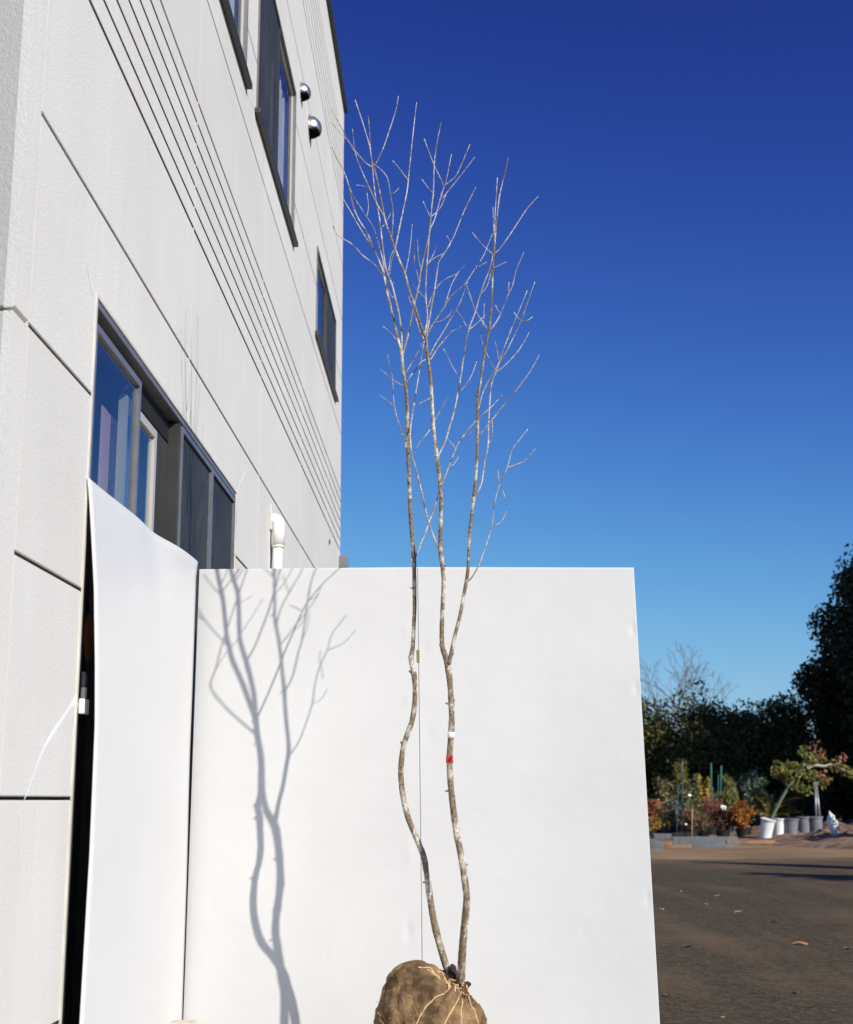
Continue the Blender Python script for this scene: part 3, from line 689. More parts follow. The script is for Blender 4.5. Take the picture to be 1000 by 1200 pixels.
BR = [  # parent, width start, width end, drift, points
 ('a',2.4,1.0, .20,[(471,414),(471,396),(470,383),(467,364),(463.7,350),(458.7,331),(453,317),(450,300),(448,282),(446,265),(444,250),(440,229),(438,212),(437,199),(435,181),(433,170),(429,156),(424.4,141),(417,119)]),
 ('a',2.5,1.0,-.15,[(472,416),(475,405),(478.8,391),(483,368),(487.5,349),(491,334),(494,314),(499,292),(502,280),(504,268),(506.5,238),(508,226),(509,194),(511,175),(513,163),(516.5,146.5)]),
 ('a',1.3,0.9, .3,[(437.5,291),(425,272),(414,253),(403,234)]),
 ('a',1.4,0.8, -.4,[(451,325),(448.7,305),(445.6,292),(442.5,281),(438,267),(430,254),(415.6,232),(409,218)]),
 ('a',1.0,0.8, -.3,[(430,254),(432,242),(430.6,229)]),
 ('a',1.5,0.9, .5,[(448,321),(438,309),(425,299),(414,287),(401,279),(395,274),(391,266)]),
 ('a',1.2,0.8, .4,[(464.5,398),(458,390),(451,384)]),
 ('a',1.6,0.8,-.5,[(479,530),(475,519),(471.6,509),(462.5,477),(460,443),(457,430),(454.7,418)]),
 ('a',1.0,0.8,-.2,[(462,476),(455,470),(448,465)]),
 ('a',1.3,0.8, .3,[(474,453),(467,449),(460,444.5),(447.5,434)]),
 ('a',1.6,0.9, .5,[(475,450),(481,441),(487,434),(494,424),(500,421)]),
 ('a',1.4,0.9,-.4,[(475,438),(481,428),(487,418),(491,410),(496,400)]),
 ('a',2.3,1.0,.16,[(486.5,653),(489,648),(501,618),(511,589),(516.5,572),(526,547.5),(534.6,525),(543,511),(559,492),(574.6,478),(587,465)]),
 ('a',1.0,0.8,-.5,[(534,526),(529,519),(525,515)]),
 ('a',1.0,0.8,-.1,[(543,512),(549,510),(553,505)]),
 ('a',0.9,0.8,-.1,[(526,548),(532,544),(536,538)]),
 ('a',1.2,0.8, .2,[(453,327),(457,320),(459,306),(462,296)]),
 ('a',1.0,0.8, .3,[(464,350),(459,347),(453,336)]),
 ('a',1.2,0.8, .4,[(452,326),(456,329),(460,331)]),
 ('b',2.2,0.9,-.62,[(514.5,644),(503,614),(495.6,582),(487,547),(483,534),(481,515),(481,504),(484.6,477),(488.5,454),(492.4,430),(495,412),(497,398),(492,388),(487,371)]),
 ('b',1.2,0.8, .4,[(484,533),(493,517),(500,509),(506,500),(510.6,491),(517,480),(524,466)]),
 ('b',1.0,0.8, .3,[(485,475),(493,472),(501.5,468)]),
 ('b',2.2,1.0, .25,[(513,538),(514.6,533),(522,517),(527,500),(532.7,481),(536.6,461),(540.5,440),(544.4,412),(549.6,386),(557.4,365),(563,345),(568.6,329),(574,315),(578,298),(580,280),(580,262),(581,240),(583,210)]),
 ('b',1.0,0.8, .2,[(579.5,280),(578.5,265),(578,245)]),
 ('b',1.1,0.8, .3,[(537,461),(543,455),(549.6,446),(554,437),(558,426)]),
 ('b',1.0,0.8,-.3,[(538.6,443),(533,434),(529,427),(525,418),(521,411)]),
 ('b',1.2,0.8,-.3,[(550,386),(545,379),(541,371),(537,366)]),
 ('b',1.2,0.8, .3,[(550,386),(558,380),(567,371)]),
 ('b',2.0,1.0, .20,[(498,393),(499,386),(501,370),(499,346),(500,317),(502,292),(504,270),(509.5,257),(515.5,235),(521,218.5),(528,212),(535,205),(544,185.5),(550,171)]),
 ('b',1.1,0.9,-.2,[(521,218.5),(524,207),(526,197),(528.7,183)]),
 ('b',1.2,0.9, .3,[(520.5,218.5),(515,206),(509.5,194.5),(503,178),(498,164.5)]),
 ('b',1.0,0.8,-.3,[(517,234),(530,218),(542,203),(555,186)]),
 ('b',1.2,0.8, .2,[(504,254.5),(510,250),(517,242),(522,230)]),
 ('b',1.0,0.8, .2,[(504,253),(500,245),(497,238)]),
 ('b',1.0,0.8, .2,[(508,226),(502,220),(496,212)]),
 ('b',2.0,1.0, .10,[(500,396),(501.4,386),(505.6,361),(510,336),(513.3,312),(515.4,305),(524,292),(532,277),(536.5,266),(545.5,244),(556.7,221.5)]),
 ('b',1.1,0.8,-.2,[(502,360),(507,345),(515,333),(524,326),(533,322)]),
 ('b',1.2,0.8,-.1,[(501,310),(508,303),(518,298)]),
 ('b',1.0,0.8,-.1,[(502,308),(507,300),(511,291)]),
 ('b',1.0,0.8, .2,[(524,292),(528,285),(525,278)]),
 ('b',1.6,0.9,-.30,[(503,418),(510.6,403),(517,393),(531,369),(538,357),(543.4,344),(547,333)]),
 ('b',1.7,0.9,-.15,[(499,397),(505,384),(515.4,368),(521,359.6),(528,348),(536.4,340),(546,331.6),(556,316),(566,301),(571,289.6),(576,277)]),
 ('b',1.4,0.8, .30,[(504.5,422),(513,408),(523.6,395),(530,388),(538,384.7),(543,378)]),
 ('b',1.0,0.8, .2,[(521,360),(527,340),(531,330),(538,318),(543.5,312)]),
 ('b',1.0,0.8,-.2,[(509,378),(517,376),(526,370),(529,365)]),
 ('b',1.0,0.8, .2,[(556,316),(562,312),(569,308)]),
 ('b',1.9,0.9, .25,[(463,291),(464,288),(468,268),(472,249),(477,225),(478.7,210),(481,187.5),(485,149),(488,122.5)]),
 ('b',1.0,0.8, .1,[(478.5,211),(474,205),(468,197),(462,190)]),
 ('b',1.5,0.9,-.2,[(438.5,194),(442,189),(449,174),(456,154),(464,129),(466.6,115)]),
 ('b',1.5,0.8, .5,[(437.5,196),(429,191),(419,180),(412.5,172),(400,149),(395,140),(389,129)]),
 ('b',1.5,0.9,-.3,[(454,265),(449,251),(442,239),(434,222),(425,202),(419,187.5),(415.6,174),(413.5,154)]),
 ('b',1.0,0.8, .5,[(415.6,174),(407,164),(395,151),(390,145)]),
 ('b',0.9,0.8, .2,[(434,222),(427,218),(420,217)]),
 ('b',1.3,0.8, .2,[(459,279),(460.5,262),(460.6,246),(457.5,226),(455,211),(450,202),(441,194)]),
 ('b',0.9,0.8, .2,[(458,227),(462,226),(466,222)]),
 ('b',1.0,0.8,-.3,[(463,291),(458,300),(456,315)]),
 ('b',1.0,0.8, .3,[(448,266),(452,261),(457,252)]),
 ('b',1.1,0.8, .3,[(492,334),(489,320),(486,305),(486,288)]),
 ('b',1.0,0.8, .3,[(494,315),(491,305),(489.5,283)]),
 ('b',1.0,0.8, .4,[(475,320),(478,307),(481,288),(483,265)]),
 ('b',1.1,0.8, .4,[(500,350),(494,345),(486,336)]),
 ('b',1.2,0.8, .4,[(498,393),(492,390),(489,376),(484,362),(480,350)]),
 ('c',1.7,0.9,.03,[(548,682),(553,677),(560,665),(566,650),(575.4,621),(578,606),(579,595),(583,576),(588.7,561),(595,547),(600,528),(607.7,517),(617,505)]),
 ('c',1.1,0.8, .2,[(595,548),(606,544),(615,540),(625.7,528)]),
 ('c',1.0,0.8, .2,[(578,616),(587,612),(592.5,602)]),
 ('c',0.9,0.8, .2,[(586.5,566),(584.5,560),(584,553)]),
 ('c',0.9,0.8,-.2,[(586.5,566),(589,573),(591,580)]),
 ('c',2.0,0.9, .20,[(557,583),(560,577),(565,564),(568.7,538),(572,523),(573,491),(574.6,465),(576,452),(578.5,443),(582,435),(587,418),(595,397),(602,379),(610.6,359),(617,343)]),
 ('c',1.0,0.8, .2,[(572.5,521),(577,510),(577,493)]),
 ('c',1.3,0.8, .2,[(582,436),(593,427),(606,413),(614,401),(619,392)]),
 ('c',1.6,0.9,-.2,[(561,511),(574.6,495),(587.6,478),(603,460),(616,443),(624,431),(630.5,419)]),
 ('c',1.8,0.9,-.1,[(560.5,480),(565,463),(570.7,450),(578.5,436),(586.3,423),(594,411),(598,403),(606.4,386),(612,373),(617.6,357),(626,333)]),
 ('c',1.0,0.8, .1,[(611,376),(617,376),(622,373)]),
 ('c',1.0,0.8, .1,[(611,376),(607,372),(604,368)]),
 ('c',1.0,0.8, .1,[(580,434),(575,424),(571,415)]),
 ('c',1.0,0.8, .2,[(585.5,424),(583,412),(581,402)]),
 ('c',1.7,0.9, .3,[(580,297),(587,290),(601,270),(617.5,245),(629,232)]),
 ('c',1.1,0.8, .3,[(578,298),(570,291),(563,284),(555,274)]),
 ('c',1.1,0.8,-.2,[(576,315),(583,312),(591,308)]),
 ('c',1.5,0.9,-.25,[(574.5,387),(582.6,376),(588,365),(595,347),(601,334),(605,317),(612.7,298.7)]),
 ('c',0.9,0.8,-.2,[(587,367),(584,364),(582,360)]),
 ('c',0.9,0.8,-.2,[(597,343),(596,338),(596.5,333)]),
 ('c',1.2,0.8, .3,[(572.5,387),(563,373),(557.4,364),(554,355),(549,340),(546,331)]),
 ('c',1.1,0.8, .3,[(568.6,409),(564,396),(566,382),(567,373),(567.6,358)]),
 ('c',1.0,0.8,-.2,[(563,345),(570,337),(574,326),(576,317)]),
]
def depth_on(o, px, py):
    """depth of the parent's wood nearest to a pixel"""
    best, by = 1e9, 4.97
    for q in o['_path']:
        d = (q[0]-px)**2 + (q[1]-py)**2
        if d < best: best, by = d, q[2]
    return by
def project(p):
    d = Vector(p) - Vector((0, 0, H)); z = d.dot(FWD); return (500 + F*d.dot(RT)/z, 600 - F*d.dot(UP)/z)
paths = {'a': stem_path(S1, 'a'), 'b': stem_path(S2, 'b'), 'c': stem_path(S3, 'c')}
PX = {k: [(*project(p[:3]), p[1]) for p in v] for k, v in paths.items()}
stems = {'a': stem_a, 'b': stem_b, 'c': stem_c}
for (par, w0, wt, dr, pts) in BR:
    px, pyy = pts[0]
    cand = PX[par]
    yy = min(cand, key=lambda q: (q[0]-px)**2+(q[1]-pyy)**2)[2]
    path = rough(to_path(taper(pts, w0*1.08, wt*1.1), yy, dr*0.55, 4), 0.14)
    PX[par] += [(*project(p[:3]), p[1]) for p in path]
    # bud at the tip
    x, y, z, r = path[-1]; dx = [path[-1][i]-path[-3][i] for i in range(3)]; L_ = math.sqrt(sum(d*d for d in dx)) or 1
    path += [(x+dx[0]/L_*.004, y+dx[1]/L_*.004, z+dx[2]/L_*.004, r*1.5), (x+dx[0]/L_*.010, y+dx[1]/L_*.010, z+dx[2]/L_*.010, r*0.5)]
    wood('branch', path, 7, MTWIG, stems[par])
# stubs and knobs where side shoots were cut
def stub(par, x, y, dx, dy, w):
    yy = min(PX[par], key=lambda q: (q[0]-x)**2+(q[1]-y)**2)[2]
    wood('branch_stub', [(*at_y(x, y, yy), w*.6*yy/F), (*at_y(x+dx*.6, y+dy*.6, yy-.004), w*.5*yy/F), (*at_y(x+dx, y+dy, yy-.006), w*.42*yy/F)], 8, MBARK, stems[par])
for q in [('a',482.5,775,-2.8,-6,4.2),('a',483,789,-3.4,-3,2.6),('b',526,825,-3.6,-1,2),('b',530,822,3.6,-2,2.4),('b',519,758,-3.5,-3,3.6),('c',529,768,2.6,-3,3),('b',519,664,4.5,-2,2.6),('a',485,660,-3.5,-5,2.4),
          ('a',472,873,-2.4,-4,2.4),('b',525,927,-3.4,0,2),('b',546,1014,2.5,-1,2.2),('a',498,1034,-2.4,0,2),('a',484,690,-3,-1.5,1.6),('c',556,583,-4,1,2),('a',478,527,-3,-5,2.2),('c',560,464,-2.6,-2,2.4),('b',497,392,2,2,3),('b',529,875,1,-3,1),('b',545,1072,2,-2,3)]: stub(*q)
# grafting tape, ribbon
def band(par, p0, p1, scale, m, name, lab):
    path = [q for q in paths[par] if min(p0, p1) <= project(q[:3])[1] <= max(p0, p1)]
    ys = [(x, y, z, r*scale) for x, y, z, r in path]
    if len(ys) < 2:
        i = min(range(len(paths[par])), key=lambda k: abs(project(paths[par][k][:3])[1]-(p0+p1)/2)); ys = [(x, y, z, r*scale) for x, y, z, r in paths[par][i-1:i+2]]
    o = wood(name, ys, 16, m, stems[par]); o['label'] = lab
band('b', 858, 866, 1.16, MWTAPE, 'tape_band', 'white tape band round the stem')
band('b', 882, 895, 1.14, MRED, 'tape_band', 'red tape band round the stem')
yy = min(PX['b'], key=lambda q: (q[0]-527)**2+(q[1]-889)**2)[2]
bm = bmesh.new()
c = at_y(528.5, 890, yy-0.014)
vs = [bm.verts.new(at_y(x, y, yy-0.0155)-TB) for x, y in ((526.2, 890), (529.8, 884.5), (529.6, 889.5), (526.4, 894))]
bm.faces.new(vs); obj('tape_mark', bm, MSCAR, stem_b)

# root ball ---------------------------------------------------------------
BC = Vector((-0.091, 4.76, zb(0.19))); NECK = Vector((0.004, 4.755, zb(0.352)))
nd = (NECK-BC).normalized()
def ball_r(d):
    d = d.normalized()
    # ellipsoid with a raised left shoulder, flattened base, gathered neck
    r = 1/math.sqrt((d.x/0.197)**2 + (d.y/0.185)**2 + (d.z/(0.215 if d.z > 0 else 0.245))**2)
    r += 0.040*math.exp(-((d - Vector((-0.42, -0.1, 0.9)).normalized()).length/0.55)**2)
    r += 0.016*math.exp(-((d - Vector((0.95, -0.1, -0.1)).normalized()).length/0.6)**2)
    a = d.angle(nd)
    # creases that run down from the neck
    t = d - nd*d.dot(nd); e1 = nd.cross(Vector((0, 1, 0))).normalized(); e2 = nd.cross(e1)
    ph = math.atan2(t.dot(e2), t.dot(e1))
    cr = math.sin(ph*9 + 2.5*noise.noise((d.x*2, d.y*2, d.z*2))) + 0.6*math.sin(ph*17+1.3)
    r += 0.0085*cr*math.exp(-(a/1.0)**2)*min(1, a/0.15)
    r -= 0.012*max(0, 1-abs(noise.noise(Vector((ph*1.9, a*1.1, 4.2))))*5.0)*min(1, a/0.3)
    r -= 0.014*math.exp(-((a-0.30)/0.13)**2)
    r += 0.013*noise.fractal(d*2.6, 0.9, 2, 5) + 0.0035*noise.fractal(d*14, 0.8, 2, 3)
    return r*KB
v, f = [], []; NA, NB = 120, 84
for j in range(NB+1):
    th = math.pi*j/NB
    for i in range(NA):
        ph = 2*math.pi*i/NA; d = Vector((math.sin(th)*math.cos(ph), math.sin(th)*math.sin(ph), math.cos(th)))
        p = BC + d*ball_r(d); p.z = max(p.z, 0.004); v.append(tuple(p-TB))
for j in range(NB):
    for i in range(NA): a = j*NA+i; b = j*NA+(i+1) % NA; f.append((a, a+NA, b+NA, b))
MBURL = mat('burlap_wrap', (0.070, 0.043, 0.023), 0.95, spec=0.1, col2=(0.285, 0.18, 0.093), vscale=11, bump=1.0, bscale=120, bdist=0.007, detail=9, lo=0.38, hi=0.63)
rb = pyobj('root_ball', v, f, MBURL, tree, True); rb['label'] = 'root ball wrapped in brown burlap and tied with twine'
MTWINE = mat('jute_twine', (0.52, 0.37, 0.20), 0.9, vary=0.25, vscale=60)
def surf(d, off): return BC + d.normalized()*(ball_r(d)+off)
def twine(ds, w=0.0028, n=9):
    P = catmull([tuple(Vector(d).normalized()) for d in ds], n)
    path = [(*surf(Vector(p), w*0.6), w) for p in P]
    wood('twine', path, 6, MTWINE, rb)
nk = tuple(nd)
def dpx(px, py):
    """direction from ball centre to the ball surface seen at a pixel"""
    d = ray(px, py).normalized(); o = Vector((0, 0, H)); t = 4.2
    for _ in range(700):
        p = o + d*t
        if (p-BC).length < ball_r(p-BC): break
        t += 0.0015
    return (p-BC).normalized()
for pts in ([(537,1160),(520,1166),(505,1175),(496,1186),(489,1199),(486,1215)],[(540,1164),(541,1180),(541,1200),(540,1220)],[(542,1164),(551,1178),(558,1192),(560,1210)],[(534,1158),(522,1148),(508,1140),(490,1134)],
            [(536,1160),(524,1152),(514,1145),(500,1138)],[(538,1163),(532,1180),(525,1192),(518,1206)],[(533,1163),(526,1150),(519,1143),(513,1140)]):
    twine([dpx(*q) for q in pts], 0.0022)
twine([(-.9,-.2,.4),(-.6,-.75,.1),(-.2,-.9,-.3),(.3,-.9,-.3),(.8,-.5,-.2),(.95,.2,0)], 0.0026)
# twine turns lashing the two stems above the wrap
for k, (cz, tilt) in enumerate(((0.336, .30), (0.345, .36), (0.353, .22), (0.362, .32), (0.371, .40))):
    loop = []
    for i in range(25):
        a = 2*math.pi*i/24
        loop.append((0.004 + (0.037+.002*math.sin(3*a+k))*math.cos(a)-TB.x, 4.758+0.034*math.sin(a)-TB.y, zb(cz) - tilt*0.037*math.cos(a)+.003*math.sin(a*2+k), 0.0020))
    v, f = [], []; tube_geo(loop, 6, v, f); pyobj('twine', v, f, MTWINE, rb, True)
rng = random.Random(31); v, f = [], []
for k in range(150):                                                  # loose burlap fibres
    d = Vector((rng.uniform(-1, 1), rng.uniform(-1, .2), rng.uniform(-.2, 1))).normalized(); p = surf(d, 0.0); e = (d*0.8 + Vector((rng.uniform(-1, 1), rng.uniform(-1, 1), rng.uniform(-1, 1)))).normalized()
    L_ = rng.uniform(.004, .013); tube_geo([(*(p-TB), .0005), (*(p-TB+e*L_*.6), .0004), (*(p-TB+e*L_+Vector((0, 0, -.003))), .0003)], 3, v, f)
pyobj('loose_fibre', v, f, MTWINE, rb)['kind'] = 'stuff'
# gathered burlap collar and dark dead bark between the stems
v, f = [], []
for j in range(9):
    t = j/8
    for i in range(48):
        a = 2*math.pi*i/48
        r = 0.046 - 0.014*math.sin(math.pi*t*0.9) + 0.006*t*math.sin(a*9+1) + 0.004*math.sin(a*5+j)
        r *= 1.0 + 0.5*(1-t)**2
        v.append((0.004+r*math.cos(a)-TB.x, 4.758+0.95*r*math.sin(a)-TB.y, zb(0.310)+0.062*t - 0.35*r*math.cos(a) + (0.007*math.sin(a*7) if j == 8 else 0)))
for j in range(8):
    for i in range(48): a = j*48+i; b = j*48+(i+1) % 48; f.append((a, b, b+48, a+48))
pyobj('burlap_collar', v, f, MBURL, rb, True)
bm = bmesh.new(); bmesh.ops.create_icosphere(bm, subdivisions=3, radius=0.022)
for q in bm.verts:
    q.co = Vector((q.co.x*0.75, q.co.y*0.7, q.co.z*1.25))*(1+0.45*noise.noise(q.co*55)); q.co += at_y(531.5, 1140, 4.775)-TB
obj('dead_bark', bm, mat('dark_dead_bark', (0.045, 0.026, 0.02), 0.95, bump=1, bscale=120), tree)

# ------------------------------------------------------------------ planting across the yard
def rand_dir(rng):
    z = rng.uniform(-1, 1); a = rng.uniform(0, 2*math.pi); s = math.sqrt(1-z*z); return Vector((s*math.cos(a), s*math.sin(a), z))
def leaves(pts, size, rng, v, f, aspect=0.55, droop=None):
    for p in pts:
        d = rand_dir(rng) if droop is None else (rand_dir(rng)*0.6 + droop).normalized()
        n = d.cross(rand_dir(rng)); n = n.normalized() if n.length > 1e-3 else Vector((0, 0, 1))
        s = size*rng.uniform(0.6, 1.35); k = len(v)
        a = p + d*s*0.5; b = p - d*s*0.5; c = n*s*aspect*0.5
        v.append(tuple(b)); v.append(tuple(p+c)); v.append(tuple(a)); v.append(tuple(p-c)); f.append((k, k+1, k+2, k+3))
def crown_pts(rng, n, clumps, spread):
    out = []
    for i in range(n):
        c, r = clumps[rng.randrange(len(clumps))]
        out.append(c + rand_dir(rng)*r*(rng.random()**0.45)*spread)
    return out
def limb_tree(root, rng, pts_targets, base_h, r0, m, name='trunk'):
    v, f = [], []
    top = max(t[0].z for t in pts_targets)*0.8
    tube_geo(catmull([(0, 0, -0.05, r0*1.3), (rng.uniform(-.1,.1), 0, base_h*.5, r0), (rng.uniform(-.2,.2), rng.uniform(-.2,.2), base_h, r0*.85), (0, 0, top, r0*.3)], 4), 8, v, f)
    for c, r in pts_targets[:40]:
        z0 = min(base_h + rng.random()*max(.1, (c.z-base_h))*.6, c.z)
        tube_geo([(0, 0, z0, r0*.35), (c.x*.5, c.y*.5, z0*.5+c.z*.5+.1, r0*.22), (c.x, c.y, c.z, r0*.08)], 5, v, f)
    return pyobj(name, v, f, m, root, True)
MTRUNK = mat('dark_bark', (0.05, 0.04, 0.03), 0.9, vary=0.3, vscale=6)
def big_tree(name, loc, h, rx, seed, n, lm, lab, lsize=0.16, base=0.0, shape=1.0, group=None, cat='tree', nclump=70, cr=0.19):
    rng = random.Random(seed); t = empty(name, loc, lab, cat, group)
    cl = []
    for i in range(nclump):
        d = rand_dir(rng); rr = 0.55 + 0.45*rng.random()
        zc = (h+base)/2; hz = (h-base)/2
        k = 1.0 - max(0, d.z)*(1-shape)*0.9
        cl.append((Vector((d.x*rx*rr*k, d.y*rx*rr*k, zc + d.z*hz*rr*0.93)), rx*cr*rng.uniform(.8, 1.5)))
    v, f = [], []
    leaves(crown_pts(rng, n, cl, 1.15), lsize, rng, v, f)
    limb_tree(t, rng, cl, max(base, h*.2), 0.03*h, MTRUNK)
    pyobj('crown', v, f, lm, t)
    return t
L_DARK = leaf_mat('dark_evergreen_leaf', (0.008, 0.013, 0.005), (0.034, 0.042, 0.014), 0.8, 0.08)
L_HEDGE = leaf_mat('olive_hedge_leaf', (0.028, 0.035, 0.010), (0.12, 0.115, 0.035), 0.9, 0.15)
# big evergreen at the edge of the nursery and its neighbours further along
big_tree('evergreen_tree', (14.7, 41.5, 0), 10.3, 3.75, 3, 80000, L_DARK, 'big dark evergreen tree rising above the hedge', 0.17, 0.3, 0.42, nclump=130, cr=0.18)
for i, (x, y, h, rx) in enumerate(((17.3, 36.0, 12.5, 3.9), (22.5, 32.5, 14.0, 4.4), (20.5, 42.5, 13.0, 4.0), (18.0, 47.5, 11.5, 3.8), (27.5, 40.5, 15, 4.6))):
    big_tree('evergreen_tree', (x, y, 0), h, rx, 40+i, 16000, L_DARK, 'tall dark evergreen tree in the grove beside the nursery', 0.42, 0.4, 0.7, 'evergreen grove beside the nursery', nclump=60, cr=0.28)
# hedge trees
for i in range(13):
    x = 1.2 + i*1.3
    big_tree('hedge_tree', (x, 44.5+0.6*math.sin(i*2.1), 0), 4.15+0.12*math.sin(i*1.7+.6), 1.5, 60+i, 15000, L_HEDGE, 'dense olive green hedge tree in the row behind the nursery plants', 0.145, 0.0, 0.95, 'hedge row behind the nursery', nclump=44, cr=0.34)
# distant bare tree
def bare_tree(loc, h, seed, lab):
    rng = random.Random(seed); t = empty('bare_tree', loc, lab, 'tree')
    v, f = [], []
    def grow(p, d, L_, r, lev):
        q = [p]; n = 3
        for i in range(n):
            d = (d + rand_dir(rng)*0.16 + Vector((0, 0, 0.05))).normalized(); p = p + d*L_/n; q.append(p)
        tube_geo([(*a, max(0.0075, r*(1-0.35*i/n))) for i, a in enumerate(q)], 5 if lev < 3 else 4, v, f, False)
        if lev >= 7: return
        kids = 3 if lev < 3 else 2
        for k in range(kids):
            e = (d + rand_dir(rng)*(0.75 if lev else 0.95)).normalized(); e.z = abs(e.z)*0.8+0.12
            grow(q[-1] if k else q[2], e.normalized(), L_*rng.uniform(.62, .82), r*.62, lev+1)
    t.scale = (0.72, 0.72, 0.97)
    grow(Vector((0, 0, -.1)), Vector((0, 0, 1)), h*.40, 0.12, 0)
    pyobj('trunk', v, f, mat('grey_twigs', (0.13, 0.12, 0.13), 0.9), t, True)
bare_tree((9.7, 58.0, 0), 6.9, 21, 'leafless spreading tree standing beyond the hedge')
# slim conifers at the yard edge (their shadows lie across the asphalt)
L_CON = leaf_mat('conifer_leaf', (0.02, 0.04, 0.015), (0.06, 0.09, 0.03), 2.0, 0.1)
def conifer(loc, h, r, seed, lab, group=None, n=9000, lm=L_CON):
    rng = random.Random(seed); t = empty('conifer', loc, lab, 'conifer', group)
    pts = []
    for i in range(n):
        z = 0.25 + (h-0.25)*(1-math.sqrt(rng.random())); k = (h-z)/h
        a = rng.uniform(0, 2*math.pi); rr = r*k**0.6*math.sqrt(rng.random())*(0.8+.3*math.sin(a*3+z*4))
        pts.append(Vector((rr*math.cos(a), rr*math.sin(a), z)))
    v, f = [], []; leaves(pts, 0.2, rng, v, f, 0.5); pyobj('foliage', v, f, lm, t)
    v, f = [], []; tube_geo([(0, 0, -.05, .06), (0, 0, h*.9, .012)], 7, v, f); pyobj('trunk', v, f, MTRUNK, t, True)
conifer((10.3, 15.8, 0.0), 5.3, 0.85, 5, 'slim columnar conifer standing at the edge of the asphalt yard')
conifer((11.1, 11.7, 0.0), 5.9, 2.3, 6, 'broad conical conifer standing at the edge of the asphalt yard')

# container plants
def pot(root, r, h, m=MPOTB, z0=0.0):
    v, f = [], []; n = 18
    prof = [(0.001, z0), (r*.78, z0), (r*.96, z0+h*.92), (r*1.04, z0+h*.92), (r*1.04, z0+h), (r*.92, z0+h), (r*.88, z0+h*.9), (0.001, z0+h*.88)]
    for rr, z in prof:
        for k in range(n): v.append((rr*math.cos(2*math.pi*k/n), rr*math.sin(2*math.pi*k/n), z))
    for j in range(len(prof)-1):
        for k in range(n): a = j*n+k; b = j*n+(k+1) % n; f.append((a, b, b+n, a+n))
    o = pyobj('pot', v, f, m, root, False); return o
def ground_h(x, y):
    return 0.05
def shrub(px, py, top_py, wpx, c1, c2, lab, style='bush', n=1500, lsize=0.09, seed=0, potm=MPOTB, low=0.3, name='potted_shrub'):
    b = at_z(px, py, 0.05); rng = random.Random(seed*13+5)
    h = at_y(px, top_py, b.y).z - b.z; r = wpx/F*b.y*0.5
    t = empty(name, b, lab, 'shrub', None)
    ph = min(0.34, h*.28); pot(t, min(0.22, max(.14, r*.5)), ph, potm)
    lm = leaf_mat(lab[:20], c1, c2, 2.5, 0.25)
    stems_v, stems_f = [], []; tips = []
    ns = {'bush': 11, 'column': 6, 'slender': 3, 'twiggy': 26, 'grass': 4}.get(style, 8)
    for k in range(ns):
        a = rng.uniform(0, 2*math.pi); q = rng.uniform(.2, 1)*r
        tip = Vector((q*math.cos(a), q*math.sin(a), h*rng.uniform(.72, 1) if style != 'bush' else ph+(h-ph)*math.sqrt(max(0.05, 1-(q/r)**2*.8))*rng.uniform(.85, 1)))
        mid = Vector((tip.x*.35, tip.y*.35, ph + (tip.z-ph)*.5))
        tube_geo([(rng.uniform(-.03,.03), rng.uniform(-.03,.03), ph*.8, .011), (*mid, .008), (*tip, .004)], 5, stems_v, stems_f); tips.append((mid, tip))
        if style == 'twiggy':
            for _ in range(5):
                s = mid.lerp(tip, rng.random()); e = s + (rand_dir(rng)*.5+Vector((0,0,.6))).normalized()*rng.uniform(.12,.3)
                tube_geo([(*s, .005), (*e, .003)], 4, stems_v, stems_f)
    stm = mat('stem_'+lab[:12], tuple(c*.7 for c in c1) if style == 'twiggy' else (0.10, 0.07, 0.045), 0.85)
    pyobj('stems', stems_v, stems_f, stm, t, True)
    pts = []
    for i in range(n):
        mid, tip = tips[rng.randrange(len(tips))]
        base_p = Vector((0, 0, ph)).lerp(mid, rng.uniform(low, 1)) if rng.random() < .35 else mid.lerp(tip, rng.random())
        pts.append(base_p + rand_dir(rng)*r*rng.uniform(.05, .42 if style != 'column' else .6))
    v, f = [], []
    leaves([p for p in pts if p.z > ph*.7], lsize, rng, v, f, 0.5 if style != 'grass' else 0.16, None if style != 'grass' else Vector((0, 0, .9)))
    pyobj('foliage', v, f, lm, t)
    return t
OR1, OR2 = (0.14, 0.055, 0.018), (0.34, 0.15, 0.03)
